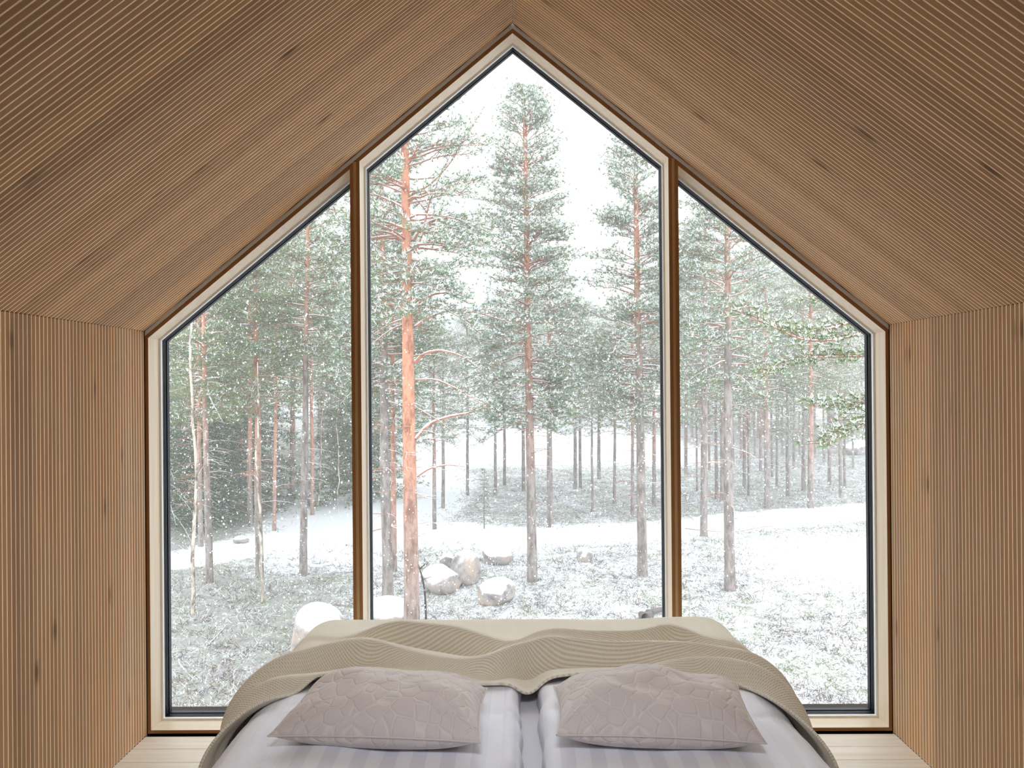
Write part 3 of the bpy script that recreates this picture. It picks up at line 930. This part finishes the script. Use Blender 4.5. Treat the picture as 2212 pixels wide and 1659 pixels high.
def px_limb(root, b, pts, r0, seed, depth=0.0, dressed=True, tw=9, tl=0.5, snow=0.4, start=0.45, M=10, ln=.115, mat=None, green=False, name='branch'):
    """a limb through given picture points, swinging out in depth as it leaves the trunk"""
    r = np.random.RandomState(seed); n = len(pts)
    P = np.array([np.array(on_y(px, py, b.y + depth * (i / (n - 1)) ** 1.2)) for i, (px, py) in enumerate(pts)]) - np.array(b)
    k = 4 * n; tt = np.linspace(0, n - 1, k); P = np.stack([np.interp(tt, range(n), P[:, q]) for q in range(3)], -1)
    for _ in range(3): P[1:-1] = (P[:-2] + 2 * P[1:-1] + P[2:]) / 4
    g = Geo(); g.add(*tube(P, np.linspace(r0, r0 * 0.25, k) * (1 + .08 * r.randn(k)), 7), 4)
    if dressed:
        g2 = Geo(); dress(g2, P, r, tw, tl, start, 0.11, M, ln, 0.011, snow)
        me2 = g2.mesh('needle_spray', [M_TWIG, M_G1 if green else M_N1, M_G2 if green else M_N2, M_SNOW, M_LIMB])
    me = g.mesh(name, [M_TWIG, M_N1, M_N2, M_SNOW, mat or M_LIMB], True)
    o = obj(name, me, root)
    if dressed: obj('needle_spray', me2, o, kind='stuff')
    return o


# ---- centre view
c1, b1, H1, l1 = tree('pine_tree', 890, 1372, 30, 873, 40, 'pine', 'large orange-barked pine with big curving snowy limbs, nearest trunk in the middle pane', grey=1.9, seed=3, R=2.2, c0=0.5, nl=90, snow=0.42, M=10, wob=0.015)
for i, (pts, rr, dep, dr, st) in enumerate([
        ([(893, 520), (905, 492), (940, 472), (988, 470), (1030, 500)], .045, 0.3, 1, .5), ([(893, 678), (903, 655), (935, 634), (972, 632), (1010, 655)], .04, -0.4, 1, .6),
        ([(896, 545), (915, 500), (925, 440), (950, 380), (975, 330)], .035, 0.5, 1, .4), ([(895, 706), (925, 684), (975, 668), (1040, 676), (1110, 700)], .035, 0.8, 1, .4),
        ([(897, 783), (915, 763), (950, 755), (1000, 768), (1040, 800)], .042, -0.6, 1, .55), ([(897, 948), (925, 915), (965, 900), (1025, 890), (1060, 870)], .045, 0.7, 1, .65),
        ([(900, 1030), (925, 1012), (965, 1003), (1005, 1008)], .028, 0.2, 0, 0), ([(897, 820), (940, 818), (985, 838), (1020, 860), (1070, 890)], .025, -0.3, 1, .4),
        ([(872, 522), (850, 505), (820, 498), (780, 497)], .035, -0.5, 0, 0), ([(873, 672), (855, 657), (830, 656), (796, 672)], .035, 0.5, 1, .7), ([(872, 700), (845, 710), (800, 745)], .022, -0.4, 0, 0),
        ([(873, 345), (860, 330), (835, 325), (800, 350)], .03, 0.6, 1, .4), ([(886, 420), (930, 400), (975, 350), (1010, 290), (1040, 240)], .03, 0.6, 1, .35),
        ([(900, 1160), (915, 1152), (926, 1148)], .012, 0.1, 0, 0), ([(898, 1075), (920, 1072), (945, 1070)], .01, 0.1, 0, 0), ([(899, 880), (960, 915), (1000, 960)], .014, .3, 0, 0)]):
    px_limb(c1, b1, pts, rr, 300 + i, dep, bool(dr), 12, 0.62, 0.42, st or .45)

tree('pine_tree', 838, 1287, 21, 822, 330, 'pine', 'grey-barked pine just left of the largest orange trunk', grey=6.2, seed=8, R=1.6, c0=0.42, nl=70, snow=0.35)
tree('pine_tree', 851, 1235, 12, 848, 470, 'pine', 'slim orange pine between the largest trunk and the grey one left of it', grey=1.5, seed=9, R=1.5, c0=0.4, nl=56, snow=0.35)
tree('pine_tree', 1150, 1255, 19, 1133, 200, 'pine', 'tall slender pine with its whole pointed crown against the white sky', grey=4.6, seed=14, R=1.75, c0=0.32, nl=140, snow=0.4, shape=0.5)
t5, b5, _, _ = tree('pine_tree', 1388, 1243, 19, 1372, 262, 'pine', 'pine with orange upper trunk seen near the right edge of the middle pane', grey=6.4, seed=23, R=1.6, c0=0.36, nl=120, snow=0.38)
tree('pine_tree', 1188, 1138, 12, 1185, 560, 'pine', 'mid-distance pine just right of the tall slender one', grey=5.2, seed=31, R=1.9, c0=0.36, nl=60, snow=0.42, M=7)
# ---- right view
r1, br1, _, _ = tree('pine_tree', 1520, 1158, 14, 1524, 400, 'pine', 'grey pine standing at the snowy track in the right pane', grey=9.5, seed=41, R=1.7, c0=0.4, nl=66, snow=0.36, M=8)
r2, br2, _, _ = tree('pine_tree', 1577, 1275, 21, 1568, 330, 'pine', 'thick pine with orange top nearest the glass in the right pane', grey=7.6, seed=43, R=1.5, c0=0.45, nl=64, snow=0.34)
tree('pine_tree', 1657, 1097, 11, 1654, 620, 'pine', 'straight pine beyond the track, right of the thick orange-topped one', grey=4.2, seed=45, R=1.9, c0=0.42, nl=52, snow=0.26, green=True, M=7)
tree('pine_tree', 1751, 1097, 12, 1750, 560, 'pine', 'bright orange pine beyond the track under the green overhanging boughs', grey=3.2, seed=47, R=2.0, c0=0.42, nl=54, snow=0.22, green=True, M=7)
for i, (pts, rr, dep) in enumerate([([(1562, 612), (1530, 604), (1495, 600)], .02, .4), ([(1580, 640), (1610, 630), (1640, 608), (1672, 596)], .02, -.3), ([(1580, 790), (1620, 785), (1660, 800), (1700, 770)], .02, .5), ([(1582, 735), (1610, 742), (1650, 770)], .016, .5), ([(1562, 580), (1600, 590), (1660, 570)], .02, .3), ([(1565, 870), (1600, 880), (1640, 905)], .012, .3)]):
    px_limb(r2, br2, pts, rr, 400 + i, dep, i < 3, 7, 0.4, 0.35, .6)
# ---- left view
l1_, bl1, _, _ = tree('pine_tree', 453, 1258, 14, 436, 560, 'pine', 'slim pine whose foot stands in open snow near the left edge of the left pane', grey=4.0, seed=51, R=1.3, c0=0.52, nl=44, snow=0.19, green=True)
tree('pine_tree', 434, 1180, 10, 428, 600, 'pine', 'thinner pine close behind the leaning white birch', grey=3.0, seed=52, R=1.6, c0=0.5, nl=40, snow=0.17, green=True, M=8)
l2_, bl2, _, _ = tree('pine_tree', 561, 1246, 15, 548, 500, 'pine', 'reddish pine in the middle of the left pane with a birch at its foot', grey=3.4, seed=53, R=1.5, c0=0.52, nl=46, snow=0.19, green=True)
l3_, bl3, _, _ = tree('pine_tree', 655, 1243, 15, 666, 380, 'pine', 'pine with grey lower and orange upper trunk nearest the left mullion', grey=6.6, seed=54, R=1.6, c0=0.5, nl=62, snow=0.26, green=True)
tree('pine_tree', 592, 1146, 8, 600, 640, 'pine', 'thin orange pine at the forest edge between two thicker trunks', grey=1.0, seed=55, R=1.5, c0=0.5, nl=36, snow=0.15, green=True, M=8)
tree('pine_tree', 675, 1112, 8, 671, 560, 'pine', 'thin orange pine directly behind the grey and orange one by the left mullion', grey=1.0, seed=56, R=1.7, c0=0.5, nl=40, snow=0.22, green=True, M=8)
for i, (root, b, pts) in enumerate([(l2_, bl2, [(565, 915), (590, 908), (625, 905)]), (l2_, bl2, [(555, 900), (525, 895), (505, 900)]), (l2_, bl2, [(566, 925), (600, 935), (640, 915)]), (l2_, bl2, [(552, 830), (530, 810), (495, 805)]),
                                   (l3_, bl3, [(672, 755), (690, 752), (705, 756)]), (l3_, bl3, [(672, 835), (690, 822), (712, 824), (735, 840)]), (l3_, bl3, [(671, 888), (690, 880), (715, 890)]), (l3_, bl3, [(664, 680), (620, 655), (590, 650)]), (l3_, bl3, [(665, 700), (640, 690), (600, 668)]),
                                   (l1_, bl1, [(455, 880), (485, 872), (510, 880)]), (l1_, bl1, [(446, 940), (430, 920), (400, 925)])]):
    px_limb(root, b, pts, .012, 500 + i, 0.3, False)


# ---- birches: thin pale stems with fine bare twigs
def birch(px, py, w, tx, ty, seed, label):
    root, b, H, lx = tree('birch_tree', px, py, w, tx, ty, None, label, grey=40, seed=seed, bark=M_BIRCH, wob=0.10)
    r = np.random.RandomState(seed); g = Geo()
    for i in range(26):
        z = H * (0.3 + 0.68 * r.rand()); P = limb_points(np.array([lx * z / H, 0, z]), r.rand() * 6.3, 0.35 + 0.5 * r.rand(), 0.9, 0.2, r, 5)
        g.add(*tube(P, np.linspace(.007, .002, 5), 3), 0)
        for k in range(3):
            j = r.randint(1, 5); Q_ = limb_points(P[j], r.rand() * 6.3, 0.2 + .2 * r.rand(), 0.3, 0.3, r, 4); g.add(*tube(Q_, np.linspace(.004, .0015, 4), 3), 0)
    obj('crown', g.mesh('birch_twigs', [M_TWIG]), root, kind='stuff')
    return root


birch(416, 1325, 8, 420, 560, 61, 'pale leaning birch stem nearest the left frame of the left pane')
birch(569, 1300, 6, 556, 780, 62, 'thin mottled birch at the foot of the reddish pine')
birch(684, 1100, 4, 704, 820, 63, 'thin white birch stem leaning right at the dark forest edge')
birch(732, 1110, 3, 736, 800, 64, 'hair-thin white birch stem against the dark trees by the left mullion')

# ---- shared crowns for the distance
SH = [(pine_crown(12.0, 12 * c, R, 900 + i, n_, 0.55, sn, 0.55, False, (0, 0), 5, None, 9), 12.0) for i, (c, R, n_, sn) in enumerate([(.42, 2.1, 70, .36), (.5, 1.9, 62, .42), (.36, 2.2, 76, .34), (.46, 2.4, 68, .46)])]
SHG = [(pine_crown(12.0, 12 * c, R, 940 + i, n_, 0.55, sn, 0.55, False, (0, 0), 5, None, 9, True), 12.0) for i, (c, R, n_, sn) in enumerate([(.38, 2.2, 72, .18), (.46, 2.1, 66, .24)])]
SP = [(spruce_crown(12.0, 0.5, R, 950 + i, 6, sn), 12.0) for i, (R, sn) in enumerate([(2.1, .12), (2.5, .16)])]
BR = (pine_crown(12.0, 4.6, 2.0, 977, 44, 0.6, 0.22, 0.5, True, (0, 0), 5, None, 8), 12.0)

ORD = 'first second third fourth fifth sixth seventh eighth ninth tenth eleventh twelfth thirteenth fourteenth fifteenth sixteenth seventeenth eighteenth nineteenth twentieth twenty-first twenty-second twenty-third twenty-fourth twenty-fifth twenty-sixth twenty-seventh'.split()


def ordinal(rows, i):
    return ORD[sorted(range(len(rows)), key=lambda k: rows[k][0]).index(i)]


mid = [(1413, 1093, 8, 1411, 690), (1366, 1117, 7, 1365, 640), (1327, 1088, 6, 1327, 700), (1280, 1105, 5, 1277, 720), (1294, 1035, 7, 1293, 700), (1254, 1053, 6, 1252, 690), (1243, 1056, 7, 1241, 650),
       (1131, 1060, 7, 1129, 640), (1090, 1048, 6, 1088, 690), (1070, 1070, 6, 1068, 700), (1010, 1070, 6, 1008, 690), (957, 1098, 7, 956, 720), (939, 1143, 8, 936, 700)]
for i, (px, py, w, tx, ty) in enumerate(mid):
    tree('pine_tree', px, py, w, tx, ty, 'shared', 'thin pine on the heath beyond the boulders, %s trunk counted from the left' % ordinal(mid, i), 'thin pines beyond the boulders', grey=3 + i % 4, seed=100 + i,
         shared=BR if i in (1, 2) else SH[i % 4], R=1.1 + 0.15 * (i % 3))
rt = [(1608, 1055, 7), (1617, 1070, 5), (1678, 1052, 5), (1702, 1072, 8), (1736, 1060, 9), (1792, 1047, 7), (1816, 1075, 7), (1825, 1050, 5), (1715, 1012, 6), (1668, 1030, 5), (1643, 1018, 6), (1560, 1083, 8), (1548, 1077, 7), (1506, 1060, 4), (1482, 1023, 7), (1532, 1015, 5), (1584, 1005, 5), (1853, 962, 6), (1760, 988, 5), (1690, 985, 5), (1630, 985, 4), (1780, 1000, 5), (1843, 1010, 4), (1600, 990, 4), (1656, 1000, 4), (1727, 985, 4), (1800, 975, 4)]
for i, (px, py, w) in enumerate(rt):
    ty = 600 + (i * 37) % 130
    tree('pine_tree', px, py, w, px - 2, ty, 'shared', 'straight pine in the dense stand beyond the track, %s trunk from the middle mullion' % ordinal(rt, i), 'dense pine stand on the right', grey=3 + i % 5, seed=140 + i, shared=SH[(i * 3 + 1) % 4], R=0.85 + 0.15 * (i % 3))
r = np.random.RandomState(5)
placed = 0
while placed < 52:       # wood on the left, denser and darker
    d = 25 + 42 * r.rand() ** 1.2; u = -0.50 + 0.31 * r.rand()
    if d < 30 and u > -0.36: continue
    if abs(u + 0.255) < .03 and d < 45: continue
    p = 829.5 + 8000 / d; sp = r.rand() < (0.75 if d < 42 else 0.3)
    H = (9 + 5 * r.rand()) * (0.85 if sp else 1.1)
    px = CX + 11 + u * F_PX
    tree('spruce_tree' if sp else 'pine_tree', px, p, (10 if sp else 12) * 22 / d, px, p - H * F_PX / d, 'shared',
         'dense dark green spruce in the wood behind the left pane' if sp else 'pine in the wood behind the left pane, mixed among spruces', 'spruces in the left wood' if sp else 'pines in the left wood',
         grey=2 + 2 * r.rand(), seed=200 + placed, shared=SP[placed % 2] if sp else SHG[placed % 2], R=1.05 + 0.35 * r.rand())
    placed += 1
for i in range(110):      # far wood
    u = -0.19 + 0.70 * r.rand() if i < 60 else 0.20 + 0.31 * r.rand()
    d = (78 + 60 * r.rand()) if u < 0.18 else 62 + 45 * r.rand()
    H = 13 + 5 * r.rand(); px = CX + 11 + u * F_PX; p = 829.5 + 8000 / d
    tree('pine_tree', px, p, 300 / d, px, p - H * F_PX / d, 'shared', 'far hazy pine beyond the snowy field, seen through the middle pane' if u < .21 else 'far hazy pine behind the dense stand in the right pane', 'far pines beyond the field' if u < .21 else 'far pines behind the right stand', grey=4, seed=300 + i, shared=SH[i % 4], R=1.25 + .4 * r.rand())

# ---- pine whose boughs hang in from the right, trunk beyond the frame
b = Vector((5.35, 9.6, float(zt(5.35, 9.6))))
root = obj('pine_tree', None, loc=b, label='near pine outside the right frame whose fresh green snowy boughs hang into the right pane', cat='tree')
t = obj('trunk', trunk_mesh(11.5, 0.13, (0.2, 0), 77), root); t.color = (0.2, 0, 0, 1)
for i, (pts, rr, dep, tw) in enumerate([([(2010, 600), (1860, 690), (1790, 712), (1735, 716), (1690, 712)], .028, 0.3, 12), ([(2010, 640), (1850, 730), (1740, 740), (1660, 700), (1600, 676)], .02, -0.4, 18),
                                       ([(2010, 720), (1900, 770), (1800, 770), (1720, 775), (1650, 810)], .02, 0.5, 15), ([(2010, 830), (1900, 860), (1840, 880), (1760, 878)], .018, 0.0, 15),
                                       ([(2010, 860), (1890, 905), (1830, 935), (1775, 960)], .018, -0.3, 14), ([(2010, 560), (1900, 600), (1820, 640), (1760, 650)], .02, 0.6, 12)]):
    px_limb(root, b, pts, rr, 600 + i, dep, True, int(tw * 2.6), 0.46, 0.34, .2, 20, 0.09, green=True)


# ---- boulders with snow caps
def boulder_material():
    m = MT('pinkish_granite', 0.85, 0.2); c = m.coords('Object', (1, 1, 1), True)
    b = m.ramp(m.noise(c, 3, 6, .7), [(0.35, srgb(124, 120, 122)), (0.5, srgb(172, 164, 162)), (0.65, srgb(200, 178, 160))])
    k = m.upness(0.34, 0.52, c, 3.0, 0.32)
    m.color(m.mix(k, b, srgb(244, 247, 251))); m.bump(m.noise(c, 7, 5), .5, .03)
    return m.m


M_ROCK = boulder_material()


def boulder(px, py, wpx, hpx, seed, label, sq=0.9, cat='boulder'):
    import bmesh
    b = base_at(px, py); d = b.y; w = wpx * d / F_PX; h = hpx * d / F_PX
    bm = bmesh.new(); bmesh.ops.create_icosphere(bm, subdivisions=4, radius=1.0)
    me = bpy.data.meshes.new('boulder'); bm.to_mesh(me); bm.free()
    V = np.empty(len(me.vertices) * 3, np.float32); me.vertices.foreach_get('co', V); V = V.reshape(-1, 3)
    r = np.random.RandomState(seed)
    for _ in range(9):                       # planes chip the ball into facets
        n = unit(r.randn(3)); c = 0.72 + 0.2 * r.rand(); dd = V @ n - c; V = V - np.clip(dd, 0, None)[:, None] * n * 0.85
    for k in range(5):
        n = unit(r.randn(3)) * (2.5 + k); V = V * (1 + 0.05 / (1 + k * .4) * np.sin(V @ n + r.rand() * 6))[:, None]
    V = V * np.array([w / 2, w / 2 * sq, h / 1.75]); V[:, 2] += h * 0.40
    me.vertices.foreach_set('co', V.astype(np.float32).ravel()); me.update()
    me.polygons.foreach_set('use_smooth', np.ones(len(me.polygons), bool)); me.materials.append(M_ROCK)
    return obj('boulder', me, loc=b, label=label, cat=cat, group='snow-capped boulders')


boulder(955, 1277, 88, 62, 1, 'broad boulder under a thick snow cap, leftmost of the boulder cluster')
boulder(1004, 1260, 66, 74, 2, 'tall grey boulder leaning behind the broad snow-capped one')
boulder(1070, 1302, 90, 56, 3, 'round pinkish boulder lying alone in front of the cluster')
boulder(1075, 1217, 68, 46, 4, 'flat-bottomed boulder behind the round pinkish one, near the slender pine')
boulder(966, 1228, 36, 34, 5, 'small dark boulder behind the tall grey one')
boulder(1262, 1212, 38, 30, 6, 'small lone boulder far right of the cluster in the middle pane')
boulder(690, 1420, 128, 118, 7, 'big white snow-covered boulder behind the bed end in the left pane')
boulder(846, 1352, 112, 62, 8, 'low snow-buried boulder at the foot of the largest orange pine')
boulder(520, 1172, 34, 16, 9, 'small snowy boulder at the edge of the dark wood in the left pane')
boulder(1858, 990, 70, 40, 12, 'distant snowy mound at the right edge of the right pane')

# crooked dead sapling by the boulders
b = base_at(921, 1362)
root = obj('dead_sapling', None, loc=b, label='crooked black dead sapling beside the largest orange trunk', cat='sapling')
M_DEAD = simple('dead_bark', (70, 60, 60), 0.9)
for i, (pts, rr) in enumerate([([(921, 1368), (920, 1320), (918, 1280), (912, 1245), (906, 1228), (903, 1216)], .026), ([(906, 1229), (914, 1224), (919, 1216), (916, 1200)], .018), ([(913, 1252), (930, 1246), (938, 1246)], .008), ([(904, 1196), (912, 1193), (920, 1195)], .012)][:3]):
    px_limb(root, b, pts, rr, 700 + i, 0.0, False, mat=M_DEAD, name='stem' if i == 0 else 'twig')

# young spruce saplings
for i, (px, py, hp, lb) in enumerate([(1046, 1142, 130, 'thin young spruce standing in the heath right of the boulders'), (800, 1085, 110, 'young dark spruce at the left edge of the middle pane'), (1478, 1350, 60, 'small green seedling close to the right mullion')][:2]):
    b = base_at(px, py); H = hp * b.y / F_PX
    root = obj('spruce_sapling', None, loc=b, label=lb, cat='sapling')
    o = obj('stem', make_mesh('stem', *tube([(0, 0, -.1), (0, 0, H * .5), (0.02, 0, H)], [.02, .014, .004], 5), [M_TWIG]), root)
    rr = np.random.RandomState(800 + i); g = Geo()
    for z in np.arange(H * .12, H, 0.13):
        for k in range(4 if i else 3):
            P = limb_points(np.array([0, 0, z]), rr.rand() * 6.3, (0.42 if i else .26) * (1 - z / H) + .05, 0.1, 0.2, rr, 4)
            g.add(*tube(P, [.005, .004, .003, .002], 3), 0); dress(g, P, rr, 4, .12, .1, .05, 6, .05, .008, .25, 0, False)
    obj('crown', g.mesh('sapling_crown', [M_TWIG, M_S1, M_S2, M_SNOW, M_LIMB]), root, kind='stuff')

# fallen log and brush
G_DEAD = simple('weathered_log', (120, 112, 108), 0.9)
def fallen(name, p, q_, rr, seed, label, cat, mat=None):
    a = base_at(*p); c = base_at(*q_); r = np.random.RandomState(seed); t = np.linspace(0, 1, 9)[:, None]
    P = np.array(a) * (1 - t) + np.array(c) * t + r.randn(9, 3) * rr * .5; P[:, 2] = zt(P[:, 0], P[:, 1]) + rr * 1.0
    o0 = np.array(a); me = make_mesh(name, *tube(P - o0, np.linspace(rr, rr * .55, 9), 8), [mat or M_LIMB], None, True)
    return obj(name, me, loc=a, label=label, cat=cat)


fallen('fallen_log', (1385, 1342), (1432, 1324), .09, 1, 'short grey log half under snow by the right mullion', 'log', G_DEAD)
fallen('fallen_branch', (520, 1490), (660, 1425), .012, 2, 'long thin fallen branch sloping up behind the bed in the left pane', 'branch')
fallen('fallen_branch', (450, 1395), (490, 1350), .012, 3, 'short fallen branch lying below the slim pine in the left pane', 'branch')
fallen('fallen_branch', (1480, 1142), (1560, 1150), .02, 4, 'dark fallen branch at the foot of the grey pine by the track', 'branch')
fallen('fallen_branch', (1590, 1150), (1680, 1135), .016, 5, 'thin fallen branch along the near side of the track in the right pane', 'branch')

# ---- heath: twigs and grass blades poking out of the snow
r = np.random.RandomState(99); g = Geo()
n = 74000
d = 1 / (1 / 9.5 + (1 / 60 - 1 / 9.5) * r.rand(n)); u = -0.52 + 1.04 * r.rand(n); x = u * d
clump = _gn(np.mod(x * 0.11 + 5.3, 1), np.mod(d * 0.13 + 2.1, 1))
keep = (r.rand(n) < (1 - open_snow(x, d)) * np.clip(0.40 + clump * 2.4, 0.02, 1)) & (r.rand(n) < np.where(u < -0.2, 0.75, 1.0))
x = x[keep]; y = d[keep]; n = len(x); z = zt(x, y)
M_ = 5; C = np.repeat(np.stack([x, y, z - 0.01], -1), M_, 0) + r.randn(n * M_, 3) * np.array([.06, .06, .0]) * (1 + np.repeat(y, M_)[:, None] / 30)
D = unit(r.randn(n * M_, 3) * np.array([1, 1, .35]) + np.array([0, 0, .55])); D[:, 2] = np.abs(D[:, 2])
P = unit(np.cross(D, unit(r.randn(n * M_, 3)))); L = (0.05 + 0.13 * r.rand(n * M_) ** 1.5) * (1 + np.repeat(y, M_) / 50); Wd = 0.0045 * (0.6 + np.repeat(y, M_) / 20)
V = np.stack([C - P * Wd[:, None], C + P * Wd[:, None], C + D * L[:, None]], 1).reshape(-1, 3)
G_H = [simple('heather_brown', (92, 78, 76), .9), simple('lingonberry_green', (112, 130, 78), .9), simple('dead_grass', (168, 152, 130), .9), M_SNOW]
pick = np.repeat((_gn2(np.mod(x * .05 + .5, 1), np.mod(y * .06, 1)) > .12).astype(int), M_)
rr = r.rand(n * M_); mi = np.where(rr < .24, 3, np.where(rr < .5, 2, np.where(pick == 1, 1, 0)))
obj('heather', make_mesh('heather', V, np.arange(len(V)).reshape(-1, 3), G_H, mi), kind='stuff', label='low heather, grass and twigs poking through the snow', cat='heather')

# ---- falling snow
n = 15000
d = 4.6 + 22 * r.rand(n) ** 1.1; u = -0.56 + 1.12 * r.rand(n); v = -0.46 + 0.9 * r.rand(n)
C = np.stack([u * d, d, 1.6 + v * d], -1); C = C[C[:, 2] > ZG + .1]; n = len(C)
R_ = (0.0042 + 0.006 * r.rand(n) ** 1.5) * (0.5 + C[:, 1] / 16)
oc = np.array([(1, 0, 0), (-1, 0, 0), (0, 1, 0), (0, -1, 0), (0, 0, 1.2), (0, 0, -1.2)])
ot = np.array([(0, 2, 4), (2, 1, 4), (1, 3, 4), (3, 0, 4), (2, 0, 5), (1, 2, 5), (3, 1, 5), (0, 3, 5)])
V = (C[:, None] + oc[None] * R_[:, None, None]).reshape(-1, 3); T = (ot[None] + 6 * np.arange(n)[:, None, None]).reshape(-1, 3)
obj('snowfall', make_mesh('snowfall', V, T, [M_SNOW]), kind='stuff', label='small white snowflakes falling outside the windows', cat='snow')

# ---- thin snow haze between the cabin and the far wood
V, Q = box(-120, 120, 4.3, 230, ZG - 2, 60)
hz = bpy.data.materials.new('snow_haze'); hz.use_nodes = True; t_ = hz.node_tree; t_.nodes.clear()
oo = t_.nodes.new('ShaderNodeOutputMaterial'); vs = t_.nodes.new('ShaderNodeVolumeScatter'); vs.inputs['Color'].default_value = (1, 1, 1, 1); vs.inputs['Density'].default_value = 0.0052
t_.links.new(vs.outputs[0], oo.inputs['Volume'])
obj('haze', make_mesh('haze', V, Q, [hz]), kind='stuff', label='pale haze of fine snow between the trees', cat='haze')
S.cycles.volume_bounces = 2
